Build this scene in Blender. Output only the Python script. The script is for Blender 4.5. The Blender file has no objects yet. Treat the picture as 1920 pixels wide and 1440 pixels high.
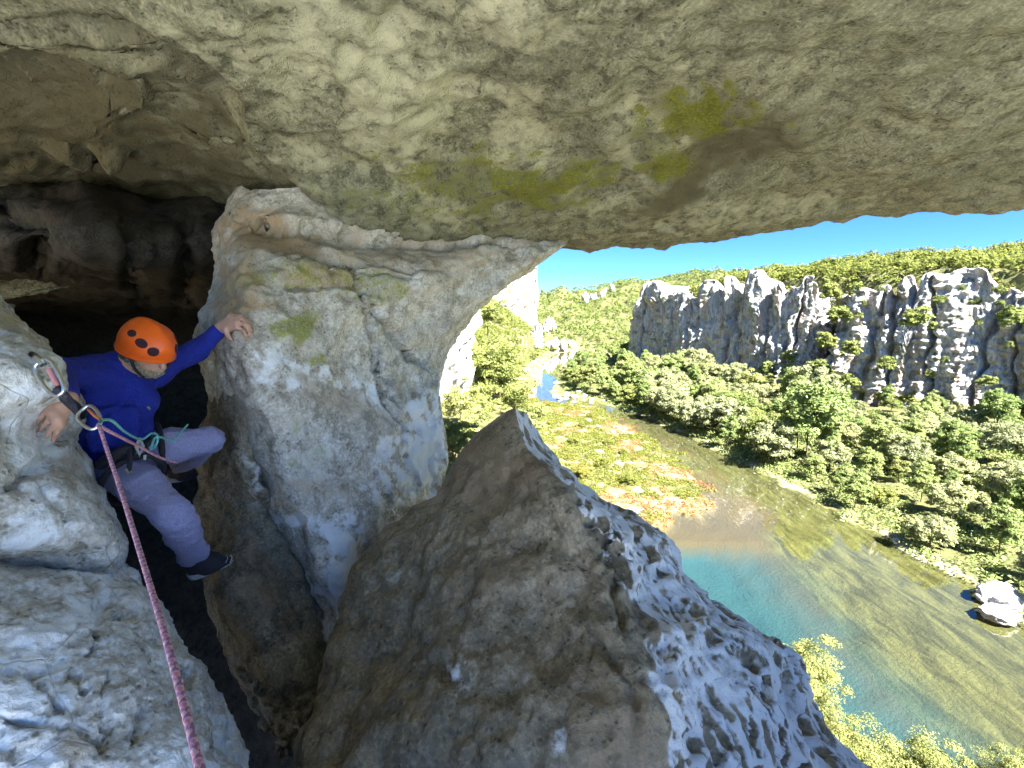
import bpy, math, random
import numpy as np
from math import radians, sin, cos, pi
from mathutils import Vector, Matrix

SC = bpy.context.scene
COL = SC.collection
rng = np.random.default_rng(7)
random.seed(7)

# ------------------------------------------------------------------ camera, sky, sun, exposure
F = 850.0                      # focal length in pixels of a 1920 px wide frame
TH = radians(8.7)              # downward pitch
CAM = np.array([0.0, 0.0, 35.0])
cd = bpy.data.cameras.new('camera'); cam = bpy.data.objects.new('camera', cd); COL.objects.link(cam)
cam.location = CAM; cam.rotation_euler = (radians(90) - TH, 0, 0)
cd.sensor_width = 36.0; cd.lens = F / 1920 * 36.0
cd.clip_start = 0.05; cd.clip_end = 20000
SC.camera = cam

SUN_EL, SUN_AZ = radians(51), radians(145)      # azimuth clockwise from +Y: from behind the right shoulder
w = bpy.data.worlds.new('World'); SC.world = w; w.use_nodes = True
nt = w.node_tree; bg = nt.nodes['Background']
sky = nt.nodes.new('ShaderNodeTexSky'); sky.sky_type = 'NISHITA'; sky.sun_disc = False
sky.sun_elevation = SUN_EL; sky.sun_rotation = SUN_AZ
sky.air_density = 0.68; sky.dust_density = 0.0; sky.ozone_density = 8.0; sky.altitude = 3000
hs = nt.nodes.new('ShaderNodeHueSaturation'); hs.inputs['Saturation'].default_value = 1.12
nt.links.new(sky.outputs[0], hs.inputs['Color']); nt.links.new(hs.outputs[0], bg.inputs[0])
bg.inputs[1].default_value = 0.056
sd = bpy.data.lights.new('sun', 'SUN'); sun = bpy.data.objects.new('sun', sd); COL.objects.link(sun)
sd.energy = 5.0; sd.angle = radians(0.5); sd.color = (1.0, 0.97, 0.92)
sdir = Vector((sin(SUN_AZ) * cos(SUN_EL), cos(SUN_AZ) * cos(SUN_EL), sin(SUN_EL)))
sun.rotation_euler = sdir.to_track_quat('Z', 'Y').to_euler()
sun.location = (60, -20, 120)
SC.view_settings.view_transform = 'Standard'; SC.view_settings.look = 'None'
SC.view_settings.gamma = 1.0; SC.view_settings.use_curve_mapping = False
SC.view_settings.exposure = 2.8
SC.render.engine = 'CYCLES'
cy = SC.cycles; cy.max_bounces = 7; cy.diffuse_bounces = 5; cy.glossy_bounces = 2
cy.transparent_max_bounces = 12; cy.transmission_bounces = 3; cy.use_adaptive_sampling = True; cy.adaptive_threshold = 0.03; cy.use_denoising = True
cy.sample_clamp_indirect = 8.0; cy.caustics_reflective = False; cy.caustics_refractive = False

# ------------------------------------------------------------------ geometry helpers
def P(px, py, d):
    """point at camera depth d metres seen at photo pixel (px, py): used to survey distances"""
    px = np.asarray(px, float); py = np.asarray(py, float); d = np.asarray(d, float)
    x = (px - 960) / F * d; u = (720 - py) / F * d
    return np.stack([x, d * cos(TH) + u * sin(TH), CAM[2] - d * sin(TH) + u * cos(TH)], -1)
def G(px, py, z=0.0):
    """where the line of sight meets the level z"""
    down = -((720 - py) / F) * cos(TH) + sin(TH)
    return P(px, py, (CAM[2] - z) / down)

def sstep(a, b, x):
    t = np.clip((x - a) / (b - a), 0, 1); return t * t * (3 - 2 * t)
def _hash(ix, iy, iz, seed):
    h = (ix.astype(np.uint32) * np.uint32(374761393) + iy.astype(np.uint32) * np.uint32(668265263)
         + iz.astype(np.uint32) * np.uint32(2147483647) + np.uint32(seed * 974711 + 12345))
    h = (h ^ (h >> np.uint32(13))) * np.uint32(1274126177)
    h = (h ^ (h >> np.uint32(16))) * np.uint32(2246822519)
    return h ^ (h >> np.uint32(15))
_GR = np.array([[1,1,0],[-1,1,0],[1,-1,0],[-1,-1,0],[1,0,1],[-1,0,1],[1,0,-1],[-1,0,-1],
                [0,1,1],[0,-1,1],[0,1,-1],[0,-1,-1],[1,1,0],[-1,1,0],[0,-1,1],[0,-1,-1]], float)
_GX, _GY, _GZ = [np.ascontiguousarray(_GR[:, k], np.float32) for k in range(3)]
_K1, _K2, _K3 = np.uint32(374761393), np.uint32(668265263), np.uint32(2147483647)
def _mixh(h):
    h = (h ^ (h >> np.uint32(13))) * np.uint32(1274126177)
    return h ^ (h >> np.uint32(16))
def noise(p, seed=0):
    p = np.asarray(p, np.float32); sh = p.shape[:-1]
    fl = [np.floor(p[..., k]).ravel() for k in range(3)]
    f = [p[..., k].ravel() - fl[k] for k in range(3)]
    i = [a.astype(np.int32).astype(np.uint32) for a in fl]
    u = [a * a * a * (a * (a * 6 - 15) + 10) for a in f]
    hx = [i[0] * _K1 + np.uint32((seed * 974711 + 12345) & 0xffffffff), None]; hx[1] = hx[0] + _K1
    hy = [i[1] * _K2, None]; hy[1] = hy[0] + _K2
    hz = [i[2] * _K3, None]; hz[1] = hz[0] + _K3
    out = np.zeros(len(f[0]), np.float32)
    for dx in (0, 1):
        wx = u[0] if dx else 1 - u[0]; ax = f[0] - dx
        for dy in (0, 1):
            wxy = wx * (u[1] if dy else 1 - u[1]); ay = f[1] - dy; hxy = hx[dx] + hy[dy]
            for dz in (0, 1):
                h = _mixh(hxy + hz[dz]) & np.uint32(15)
                out += wxy * (u[2] if dz else 1 - u[2]) * (_GX[h] * ax + _GY[h] * ay + _GZ[h] * (f[2] - dz))
    return out.reshape(sh)
def fbm(p, octv=4, seed=0, gain=0.5, lac=2.03, ridge=False):
    p = np.asarray(p, float); a = 1.0; s = np.zeros(p.shape[:-1]); k = 1.0
    for o in range(octv):
        n = noise(p * k + o * 17.3, seed + o)
        s += a * ((0.5 - np.abs(n)) * 1.2 if ridge else n); a *= gain; k *= lac
    return s
def worley(p, seed=0):
    p = np.asarray(p, np.float32); sh = p.shape[:-1]; p = p.reshape(-1, 3)
    fl = np.floor(p); f = p - fl; i = fl.astype(np.int32).astype(np.uint32)
    b1 = np.full(len(p), 9.0, np.float32); b2 = b1.copy(); k10 = np.uint32(1023); sc = np.float32(1 / 1023)
    for dx in (-1, 0, 1):
        h0 = (i[:, 0] + np.uint32(dx & 0xffffffff)) * _K1 + np.uint32((seed * 974711 + 777) & 0xffffffff)
        for dy in (-1, 0, 1):
            h1 = h0 + (i[:, 1] + np.uint32(dy & 0xffffffff)) * _K2
            for dz in (-1, 0, 1):
                h = _mixh(_mixh(h1 + (i[:, 2] + np.uint32(dz & 0xffffffff)) * _K3) * np.uint32(2246822519))
                d = ((h & k10) * sc + np.float32(dx) - f[:, 0]) ** 2 + (((h >> np.uint32(10)) & k10) * sc + np.float32(dy) - f[:, 1]) ** 2 + (((h >> np.uint32(20)) & k10) * sc + np.float32(dz) - f[:, 2]) ** 2
                b2 = np.minimum(b2, np.maximum(b1, d)); b1 = np.minimum(b1, d)
    return np.sqrt(b1).reshape(sh), np.sqrt(b2).reshape(sh)

def mesh_np(name, v, faces, smooth=True, attrs=None):
    """v (n,3); faces (m,3|4) index array"""
    me = bpy.data.meshes.new(name); v = np.ascontiguousarray(v, np.float32); faces = np.ascontiguousarray(faces, np.int32)
    k = faces.shape[1]; m = len(faces)
    me.vertices.add(len(v)); me.vertices.foreach_set('co', v.ravel())
    me.loops.add(m * k); me.loops.foreach_set('vertex_index', faces.ravel())
    me.polygons.add(m); me.polygons.foreach_set('loop_start', np.arange(0, m * k, k, dtype=np.int32))
    if smooth: me.polygons.foreach_set('use_smooth', np.ones(m, bool))
    for n, a in (attrs or {}).items():
        me.attributes.new(n, 'FLOAT', 'POINT').data.foreach_set('value', np.ascontiguousarray(a, np.float32).ravel())
    me.update(); me.validate()
    return me
def obj(name, me, mat=None, parent=None, label=None, cat=None, group=None, kind=None):
    o = bpy.data.objects.new(name, me); COL.objects.link(o)
    if me is not None and mat is not None and not me.materials: me.materials.append(mat)
    if parent: o.parent = parent
    for k, val in (('label', label), ('category', cat), ('group', group), ('kind', kind)):
        if val: o[k] = val
    return o
def empty(name, loc=(0, 0, 0), **kw):
    o = obj(name, None, **kw); o.location = loc; o.empty_display_size = 0.2; return o
def grid_faces(nr, nc, wrap=False):
    r, c = np.meshgrid(np.arange(nr - 1), np.arange(nc if wrap else nc - 1), indexing='ij'); r = r.ravel(); c = c.ravel()
    c2 = (c + 1) % nc
    return np.stack([r * nc + c, r * nc + c2, (r + 1) * nc + c2, (r + 1) * nc + c], -1)
def cr_basis(n_ctrl, t, wrap=False):
    """Catmull-Rom weights at parameters t (0..n_ctrl-1)"""
    W = np.zeros((len(t), n_ctrl)); i = np.floor(t).astype(int)
    if not wrap: i = np.clip(i, 0, n_ctrl - 2)
    f = t - i
    ws = [-.5*f+f*f-.5*f**3, 1-2.5*f*f+1.5*f**3, .5*f+2*f*f-1.5*f**3, -.5*f*f+.5*f**3]
    for k, wv in enumerate(ws):
        j = i + k - 1
        j = j % n_ctrl if wrap else np.clip(j, 0, n_ctrl - 1)
        np.add.at(W, (np.arange(len(t)), j), wv)
    return W
def arc_param(C, n, axis, wrap=False):
    D = np.linalg.norm(np.diff(np.concatenate([C, C.take([0], axis)], axis) if wrap else C, axis=axis), axis=-1)
    L = np.sqrt(D).mean(axis=1 - axis) ** 2 + 1e-6
    cum = np.concatenate([[0], np.cumsum(L)])
    s = np.linspace(0, cum[-1], n, endpoint=not wrap)
    return np.interp(s, cum, np.arange(len(cum)))
def grid_normals(V, wrap=False):
    du = np.gradient(V, axis=1) if not wrap else (np.roll(V, -1, 1) - np.roll(V, 1, 1))
    dv = np.gradient(V, axis=0)
    n = np.cross(du, dv); return n / (np.linalg.norm(n, axis=-1, keepdims=True) + 1e-9)
def polydist(px, py, pts):
    """distance to a polyline, signed (positive to its right), and position along it"""
    best = np.full(px.shape, 1e9); sg = np.zeros(px.shape); al = np.zeros(px.shape)
    pts = np.asarray(pts, float); L = 0
    tot = np.linalg.norm(np.diff(pts, axis=0), axis=1).sum()
    for a, b in zip(pts[:-1], pts[1:]):
        e = b - a; ln = np.hypot(*e); t = np.clip(((px - a[0]) * e[0] + (py - a[1]) * e[1]) / ln**2, 0, 1)
        dx = px - a[0] - t * e[0]; dy = py - a[1] - t * e[1]; d = np.hypot(dx, dy)
        cr = e[0] * dy - e[1] * dx; m = d < best
        best = np.where(m, d, best); sg = np.where(m, np.sign(cr), sg); al = np.where(m, (L + t * ln) / tot, al); L += ln
    return best, best * sg, al
def inpoly(x, y, poly):
    ins = np.zeros(x.shape, bool); n = len(poly)
    for k in range(n):
        x1, y1 = poly[k]; x2, y2 = poly[(k + 1) % n]
        if y1 == y2: continue
        c = ((y1 > y) != (y2 > y)) & (x < (x2 - x1) * (y - y1) / (y2 - y1) + x1); ins ^= c
    return ins
class Rock:
    """a lofted rock skin through surveyed points; features and relief are added along the surface normal"""
    def __init__(s, ctrl, nr, nc, wrap=False, world=False, ref=None):
        C = np.array(ctrl, float); s.wrap = wrap; s.ref = ref
        Wd = C if world else P(C[..., 0], C[..., 1], C[..., 2])
        tr = arc_param(Wd, nr, 0); tc = arc_param(Wd, nc, 1, wrap)
        A = cr_basis(C.shape[0], tr); B = cr_basis(C.shape[1], tc, wrap)
        s.V = np.einsum('ia,jb,abk->ijk', A, B, Wd)
        s.reproj(); s.fix()
    def reproj(s):
        q = s.V - CAM; d = q[..., 1] * cos(TH) - q[..., 2] * sin(TH); u = q[..., 1] * sin(TH) + q[..., 2] * cos(TH)
        d = np.where(np.abs(d) < 1e-3, 1e-3, d)
        s.px = 960 + q[..., 0] / d * F; s.py = 720 - u / d * F; s.d = d
    def fix(s):
        s.N = grid_normals(s.V, s.wrap)
        tocam = CAM - s.V; tocam /= np.linalg.norm(tocam, axis=-1, keepdims=True)
        dt = (s.N * tocam).sum(-1)
        if not hasattr(s, 'flip'):
            m = (s.d > 0) & (np.abs(s.px - s.ref[0]) < 60) & (np.abs(s.py - s.ref[1]) < 60); md = s.d[m].min()
            s.flip = bool(dt[m & (s.d < md * 1.12)].mean() < 0)
        if s.flip: s.N = -s.N; dt = -dt
        s.dt = dt
        s.front = sstep(-0.05, 0.15, dt) * (s.d > 0)
    def wob(s, k, a):
        c = s.__dict__.setdefault('_w', {})
        if k not in c: c[k] = (fbm(s.V * k, 3, 3), fbm(s.V * k + 40, 3, 8))
        return a * c[k][0], a * c[k][1]
    def push(s, a): s.V = s.V + s.N * np.asarray(a)[..., None]
    def refresh(s): s.fix()
    def crack(s, pts, wpx, depth, wob=6, seed=3):
        wx, wy = s.wob(9, wob)
        d, _, al = polydist(s.px + wx, s.py + wy, pts)
        taper = np.sqrt(np.clip(np.minimum(al, 1 - al) * 6, 0.05, 1))
        g = np.exp(-(d / (wpx * taper)) ** 2) * s.front
        s.push(-depth * g * taper); return g
    def step(s, pts, wpx, h, fall=120, wob=8, seed=5):
        """raise the right-hand side of the line by h metres with a sharp lip, fading over fall pixels"""
        wx, wy = s.wob(6, wob)
        d, sg, al = polydist(s.px + wx, s.py + wy, pts)
        g = sstep(-wpx, wpx, sg) * np.exp(-(np.clip(sg, 0, None) / fall) ** 2) * s.front * sstep(0, .12, al) * sstep(0, .12, 1 - al)
        s.push(h * g)
    def blob(s, cx, cy, rx, ry, rot=0, n=0.5, seed=9, sc=6):
        """soft irregular patch mask in surveyed coordinates"""
        c, q = cos(rot), sin(rot); x = s.px - cx; y = s.py - cy
        r = np.hypot((c * x + q * y) / rx, (-q * x + c * y) / ry)
        c_ = s.__dict__.setdefault('_b', {})
        if sc not in c_: c_[sc] = fbm(s.V * sc, 4, 9)
        r = r + n * np.roll(c_[sc], seed * 7, 1) * 1.2
        return sstep(1.35, 0.2, r) * s.front
    def mesh(s, name, attrs=None):
        nr, nc = s.V.shape[:2]; f = grid_faces(nr, nc, s.wrap)
        if s.flip is False: f = f[:, ::1]
        else: f = f[:, ::-1]
        return mesh_np(name, s.V.reshape(-1, 3), f, attrs=attrs)

# ------------------------------------------------------------------ material helpers
def new_mat(name):
    m = bpy.data.materials.new(name); m.use_nodes = True
    n = m.node_tree; return m, n, n.nodes['Principled BSDF']
def N_(n, t, **kw):
    x = n.nodes.new(t)
    for k, v in kw.items():
        if k in x.inputs.keys(): x.inputs[k].default_value = v
        else: setattr(x, k, v)
    return x
def mixc(n, fac, a, b, mode='MIX'):
    x = n.nodes.new('ShaderNodeMix'); x.data_type = 'RGBA'; x.blend_type = mode
    for s_, v in ((0, fac), (6, a), (7, b)):
        if isinstance(v, bpy.types.NodeSocket): n.links.new(v, x.inputs[s_])
        elif s_ == 0: x.inputs[0].default_value = v
        else: x.inputs[s_].default_value = (*v, 1) if len(v) == 3 else v
    return x.outputs[2]
def ramp(n, src, stops):
    x = n.nodes.new('ShaderNodeValToRGB'); e = x.color_ramp.elements
    while len(e) < len(stops): e.new(0.5)
    for el, (p, c) in zip(e, stops):
        el.position = p; el.color = (c, c, c, 1) if not hasattr(c, '__len__') else (*c, 1)
    n.links.new(src, x.inputs[0]); return x.outputs[0]
def tex(n, kind, co, scale, detail=6, rough=0.55, **kw):
    x = n.nodes.new('ShaderNodeTex' + kind); n.links.new(co, x.inputs['Vector']); x.inputs['Scale'].default_value = scale
    if 'Detail' in x.inputs: x.inputs['Detail'].default_value = detail
    if 'Roughness' in x.inputs: x.inputs['Roughness'].default_value = rough
    for k, v in kw.items():
        if k in x.inputs.keys(): x.inputs[k].default_value = v
        else: setattr(x, k, v)
    return x.outputs[0]
def simple(name, col, rough=0.6, metal=0.0, spec=None, nscale=None, namp=0.25, bump=0.0):
    m, n, b = new_mat(name)
    b.inputs['Base Color'].default_value = (*col, 1); b.inputs['Roughness'].default_value = rough; b.inputs['Metallic'].default_value = metal
    if nscale:
        co = N_(n, 'ShaderNodeTexCoord').outputs['Object']; t = tex(n, 'Noise', co, nscale)
        c = mixc(n, ramp(n, t, [(0.3, 0.0), (0.7, 1.0)]), tuple(x * (1 - namp) for x in col), tuple(min(1, x * (1 + namp)) for x in col))
        n.links.new(c, b.inputs['Base Color'])
        if bump:
            bp = N_(n, 'ShaderNodeBump', Strength=bump, Distance=0.01); n.links.new(t, bp.inputs['Height']); n.links.new(bp.outputs[0], b.inputs['Normal'])
    return m
def rock_mat(name, dark, mid, light, scale=1.0, bump=0.6, moss=(0.20, 0.19, 0.02), brown=(0.16, 0.085, 0.035), pale=(0.62, 0.63, 0.64), rough=0.85, stretch=None, dist=0.02, psoft=(.35, .70), spec=0.3):
    m, n, b = new_mat(name)
    co = N_(n, 'ShaderNodeTexCoord').outputs['Object']
    if stretch:
        mp = N_(n, 'ShaderNodeMapping'); mp.inputs['Scale'].default_value = stretch; n.links.new(co, mp.inputs[0]); co = mp.outputs[0]
    big = tex(n, 'Noise', co, 1.6 * scale, 3, 0.55, Distortion=0.4)
    fin = tex(n, 'Noise', co, 9 * scale, 7, 0.68, Distortion=0.3)
    mic = tex(n, 'Noise', co, 55 * scale, 3, 0.65)
    c = mixc(n, ramp(n, big, [(0.33, 0.0), (0.66, 1.0)]), mid, light)
    c = mixc(n, ramp(n, fin, [(0.36, 1.0), (0.56, 0.0)]), c, dark)
    c = mixc(n, ramp(n, mic, [(0.40, 0.45), (0.62, 0.0)]), c, tuple(x * 0.55 for x in dark))
    c = mixc(n, ramp(n, mic, [(0.55, 0.0), (0.75, 0.35)]), c, tuple(min(.8, x * 1.25) for x in light))
    # fine pores and hairline cracks in darker tones of the rock
    wv = N_(n, 'ShaderNodeMixRGB'); wv.inputs[0].default_value = .06; n.links.new(co, wv.inputs[1]); n.links.new(tex(n, 'Noise', co, 3 * scale, 2, .6), wv.inputs[2])
    vo = n.nodes.new('ShaderNodeTexVoronoi'); vo.feature = 'DISTANCE_TO_EDGE'; vo.inputs['Scale'].default_value = 3.4 * scale; n.links.new(wv.outputs[0], vo.inputs['Vector'])
    crk = N_(n, 'ShaderNodeMath', operation='MULTIPLY'); n.links.new(ramp(n, vo.outputs[0], [(0.0, 1.), (0.012, 0.)]), crk.inputs[0]); n.links.new(ramp(n, big, [(.50, 0.), (.64, .45)]), crk.inputs[1])
    po = n.nodes.new('ShaderNodeTexVoronoi'); po.inputs['Scale'].default_value = 38 * scale; n.links.new(co, po.inputs['Vector'])
    pore = N_(n, 'ShaderNodeMath', operation='MULTIPLY'); n.links.new(ramp(n, po.outputs[0], [(0.12, 1.), (0.34, 0.)]), pore.inputs[0]); n.links.new(ramp(n, fin, [(.42, 1.), (.55, .0)]), pore.inputs[1])
    c = mixc(n, pore.outputs[0], c, tuple(x * .6 for x in dark)); c = mixc(n, crk.outputs[0], c, tuple(x * .35 for x in dark))
    brk = mixc(n, .5, fin, mic)
    for an, colr, lo, hi, gain, top in (('pale', pale, *psoft, 2.4, .9), ('brown', brown, 0.25, 0.95, 1.8, .8), ('moss', moss, 0.40, 0.80, 4.2, .9)):
        at = n.nodes.new('ShaderNodeAttribute'); at.attribute_name = an
        ad = N_(n, 'ShaderNodeMath', operation='ADD'); sb = N_(n, 'ShaderNodeMath', operation='MULTIPLY_ADD')
        sb.inputs[1].default_value = gain; sb.inputs[2].default_value = -gain / 2
        n.links.new(fin if an == 'pale' else brk, sb.inputs[0])
        ml = N_(n, 'ShaderNodeMath', operation='MULTIPLY')
        n.links.new(at.outputs['Fac'], ad.inputs[0]); n.links.new(sb.outputs[0], ad.inputs[1])
        n.links.new(ramp(n, ad.outputs[0], [(lo, 0.0), (hi, top)]), ml.inputs[0])
        gt = N_(n, 'ShaderNodeMath', operation='MULTIPLY', use_clamp=True); gt.inputs[1].default_value = 2.5
        n.links.new(at.outputs['Fac'], gt.inputs[0]); n.links.new(gt.outputs[0], ml.inputs[1])
        c = mixc(n, ml.outputs[0], c, mixc(n, ramp(n, mic, [(.42, 0.), (.6, 1.)]), tuple(x * .6 for x in colr), tuple(min(.85, x * 1.12) for x in colr)) if an == 'moss' else colr)
    n.links.new(c, b.inputs['Base Color']); b.inputs['Roughness'].default_value = rough
    b.inputs['Specular IOR Level'].default_value = spec
    h = mixc(n, 0.5, fin, mic); h = mixc(n, crk.outputs[0], h, (0, 0, 0)); h = mixc(n, pore.outputs[0], h, (.1, .1, .1))
    bp = N_(n, 'ShaderNodeBump', Strength=bump, Distance=dist); n.links.new(h, bp.inputs['Height']); n.links.new(bp.outputs[0], b.inputs['Normal'])
    return m
# ------------------------------------------------------------------ the cave: roof, back wall, floor
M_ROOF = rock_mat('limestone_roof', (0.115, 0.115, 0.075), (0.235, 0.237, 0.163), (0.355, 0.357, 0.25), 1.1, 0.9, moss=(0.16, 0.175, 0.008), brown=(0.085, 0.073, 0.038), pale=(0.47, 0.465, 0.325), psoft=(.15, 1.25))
M_WALL = rock_mat('limestone_wall', (0.33, 0.30, 0.24), (0.62, 0.585, 0.51), (0.78, 0.77, 0.73), 1.0, 0.6, moss=(0.24, 0.26, 0.03), brown=(0.37, 0.25, 0.13), pale=(0.78, 0.82, 0.88), rough=.62, spec=.5)
M_BLOCK = rock_mat('limestone_block', (0.38, 0.36, 0.31), (0.60, 0.62, 0.63), (0.76, 0.79, 0.81), 1.15, 0.75, moss=(0.36, 0.33, 0.11), brown=(0.42, 0.34, 0.24), pale=(0.74, 0.80, 0.87), rough=.65, spec=.5)  # bluish pale tint puts skylight into the rock's colour
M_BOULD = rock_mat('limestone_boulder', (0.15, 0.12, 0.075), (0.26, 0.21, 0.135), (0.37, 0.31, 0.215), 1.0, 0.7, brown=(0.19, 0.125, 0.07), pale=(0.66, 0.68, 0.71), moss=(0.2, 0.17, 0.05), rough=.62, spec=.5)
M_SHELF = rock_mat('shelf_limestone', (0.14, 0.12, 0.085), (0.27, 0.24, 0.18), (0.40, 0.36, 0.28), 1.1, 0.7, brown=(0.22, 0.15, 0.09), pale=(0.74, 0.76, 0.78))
M_DARK = rock_mat('shaded_limestone', (0.026, 0.023, 0.018), (0.05, 0.044, 0.033), (0.085, 0.073, 0.055), 1.1, 0.6, brown=(0.085, 0.055, 0.035))  # near-black tones put the recess's deep shade into the colour

def prow(*a): return [P(*t) for t in a]
def wrow(y, zs, xs): return [np.array([x, y, CAM[2] + z]) for x, z in zip(xs, zs)]
XS = [-6.0, -3.2, -2.0, -1.2, -0.5, 0.1, 0.8, 1.6, 2.7, 4.5, 4.8]  # right end carried beyond the view to keep sun off the boulder
XS1 = [-6.0, -3.2, -2.0, -1.2, -0.5, 0.1, 0.8, 1.6, 2.7, 4.5, 4.8]
YB = [-1.5, -1.5, -1.5, -1.4, -1.4, -1.4, -1.3, -1.3, -1.3, -1.2, -1.1]  # unseen back edge, shaped so sun reaches the floor behind the viewer
def wrow2(ys, zs, xs): return [np.array([x, y, CAM[2] + z]) for x, y, z in zip(xs, ys, zs)]
roof = [
    wrow2(YB, [3.5] * 11, XS),
    wrow2(YB, [1.9, 1.6, 1.5, 1.5, 1.5, 1.5, 1.5, 1.5, 1.5, 1.6, 2.4], XS),
    wrow2([y + .25 for y in YB], [1.3, 1.25, 1.3, 1.35, 1.35, 1.35, 1.35, 1.35, 1.35, 1.45, 2.3], XS),
    wrow(0.6, [1.1, 1.15, 1.2, 1.25, 1.28, 1.3, 1.3, 1.3, 1.3, 1.4, 2.2], XS1),
    prow((-1400, 0, 1.7), (-500, 0, 1.85), (-80, 0, 1.9), (300, 0, 1.85), (700, 0, 1.8), (1000, 0, 1.83), (1300, 0, 1.85), (1620, 0, 1.85), (1980, 0, 1.83), (2900, -10, 1.85), (2940, -420, 1.9)),
    prow((-1400, 150, 2.0), (-500, 150, 2.15), (-80, 150, 2.25), (300, 150, 2.25), (700, 150, 2.3), (1000, 150, 2.4), (1300, 150, 2.45), (1620, 150, 2.45), (1980, 150, 2.4), (2520, 140, 2.45), (2550, -200, 2.5)),
    prow((-1400, 300, 2.5), (-500, 300, 2.8), (-80, 300, 2.95), (300, 300, 2.95), (640, 290, 2.85), (980, 290, 3.1), (1290, 290, 3.25), (1620, 285, 3.2), (1980, 270, 3.0), (2200, 255, 3.0), (2220, 0, 3.05)),
    prow((-1400, 420, 3.0), (-500, 420, 3.6), (-80, 400, 3.9), (300, 375, 3.8), (640, 400, 3.15), (960, 408, 3.75), (1270, 410, 4.05), (1610, 374, 3.85), (1970, 345, 3.5), (2170, 322, 3.4), (2190, 80, 3.5)),
    prow((-1400, 520, 3.6), (-500, 520, 4.2), (-80, 480, 4.6), (300, 430, 4.5), (640, 440, 3.6), (960, 455, 4.3), (1250, 448, 4.55), (1600, 407, 4.3), (1960, 375, 3.85), (2150, 350, 3.7), (2170, 120, 3.8)),
    prow((-1400, 620, 4.0), (-500, 620, 4.6), (-80, 560, 4.8), (300, 500, 4.9), (640, 470, 4.9), (970, 430, 5.1), (1240, 415, 5.1), (1580, 370, 4.8), (1940, 330, 4.3), (2110, 300, 4.1), (2130, 80, 4.2)),
    prow((-1400, 300, 6.4), (-500, 300, 6.6), (-80, 250, 6.6), (300, 200, 6.0), (640, 150, 5.6), (960, 100, 5.6), (1240, 50, 5.5), (1580, 0, 5.2), (1940, -50, 4.7), (2080, -80, 4.5), (2090, -100, 4.6)),
    prow((-1400, -700, 6.6), (-500, -700, 6.7), (-80, -700, 6.6), (300, -700, 6.1), (640, -700, 5.7), (960, -700, 5.7), (1240, -700, 5.6), (1580, -700, 5.3), (1940, -700, 4.8), (2050, -700, 4.6), (2060, -700, 4.7)),
]
R = Rock(roof, 470, 480, world=True, ref=(960, 150))
q = R.V
vis = R.front
R.push(0.10 * fbm(q * 0.9, 3, 11) * (1 - .6 * sstep(330, 430, R.py))); R.refresh()
# the thick slab edge at the upper left with a hollow below it, and the second shelf lower down
R.step([(-160, 60), (40, 58), (150, 36), (230, 36), (310, 72), (390, 108), (432, 160), (446, 230), (470, 300)], 10, -0.20, 170, 6)
R.refresh()
R.step([(-200, 130), (60, 150), (200, 185), (320, 215), (420, 275), (500, 325), (580, 395), (640, 430)], 22, -0.24, 300, 5, 21)
R.refresh()
R.crack([(0, 350), (80, 345), (170, 375), (260, 400)], 9, 0.05)
# worm-eaten relief in the middle, smoother towards the right
rough = 0.35 + 0.65 * np.exp(-(((q[..., 0] - P(720, 150, 2.3)[0]) / 0.75) ** 2)) * sstep(420, 250, R.py)
w1, w2 = worley(q * np.array([11, 9, 11]) + 0.5 * fbm(q * 5, 2, 4)[..., None], 3)
pits = np.clip(0.42 - w1, 0, 1)
R.push(-0.10 * pits * rough * sstep(-.15, .25, fbm(q * 2.2, 2, 31)))
R.push(0.045 * fbm(q * 3.0, 3, 12) + rough * 0.028 * fbm(q * 9, 4, 13, 0.6) + 0.014 * fbm(q * np.array([8, 26, 26]), 3, 14))
lipm = sstep(60, 0, np.abs(R.py - np.interp(R.px, [900, 1050, 1250, 1600, 1960], [455, 455, 450, 410, 377])))
R.push(0.02 * lipm * fbm(q * 5, 3, 15))
R.refresh()
R.crack([(1225, -10), (1190, 35), (1130, 85), (1060, 120), (1010, 155)], 6, 0.035, 10)
R.crack([(1130, 378), (1150, 352), (1190, 330), (1230, 300)], 6, 0.035, 12)
R.crack([(1780, 300), (1830, 245), (1880, 200)], 4, 0.02, 8)
R.step([(1540, 300), (1440, 215), (1330, 260), (1270, 300), (1230, 380)], 25, 0.06, 90, 14, 41)
a_m = np.maximum.reduce([R.blob(1310, 215, 130, 52, -0.15, 0.7, 51) * 1.0, R.blob(1240, 305, 62, 36, 0, 0.6, 52) * 0.8, R.blob(1010, 340, 140, 50, 0.1, 0.75, 53) * 0.8,
                         R.blob(1130, 330, 60, 28, 0, 0.8, 54) * 0.6, R.blob(830, 350, 150, 80, 0.2, 0.9, 55) * 0.6, R.blob(690, 385, 90, 30, 0.2, 0.9, 56) * 0.4])
a_b = np.maximum.reduce([R.blob(1390, 262, 170, 55, -0.45, 0.5, 61) * 1.1, R.blob(270, 85, 200, 45, 0.15, 0.7, 62) * 0.55, R.blob(350, 110, 70, 30, 0.3, 0.7, 63) * 0.6,  # first blob paints a shadow band; the other two are brown rock
                         R.blob(1275, 350, 120, 42, -0.8, 0.5, 64) * 0.95, R.blob(150, 290, 440, 170, 0.3, .5, 65) * 1.05])  # rest of that shadow band, then the left hollow's darkness painted in
a_p = np.maximum.reduce([R.blob(1300, 268, 26, 26, 0, 0.5, 71), R.blob(1400, 400, 330, 32, -0.1, 0.6, 72) * 0.5, R.blob(760, 130, 560, 330, 0.1, 0.4, 73) * .85 * sstep(-.5, .3, fbm(q * 2.0, 3, 74))])
obj('cave_roof', R.mesh('cave_roof', dict(moss=a_m, brown=a_b, pale=a_p)), M_ROOF, kind='structure')

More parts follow.
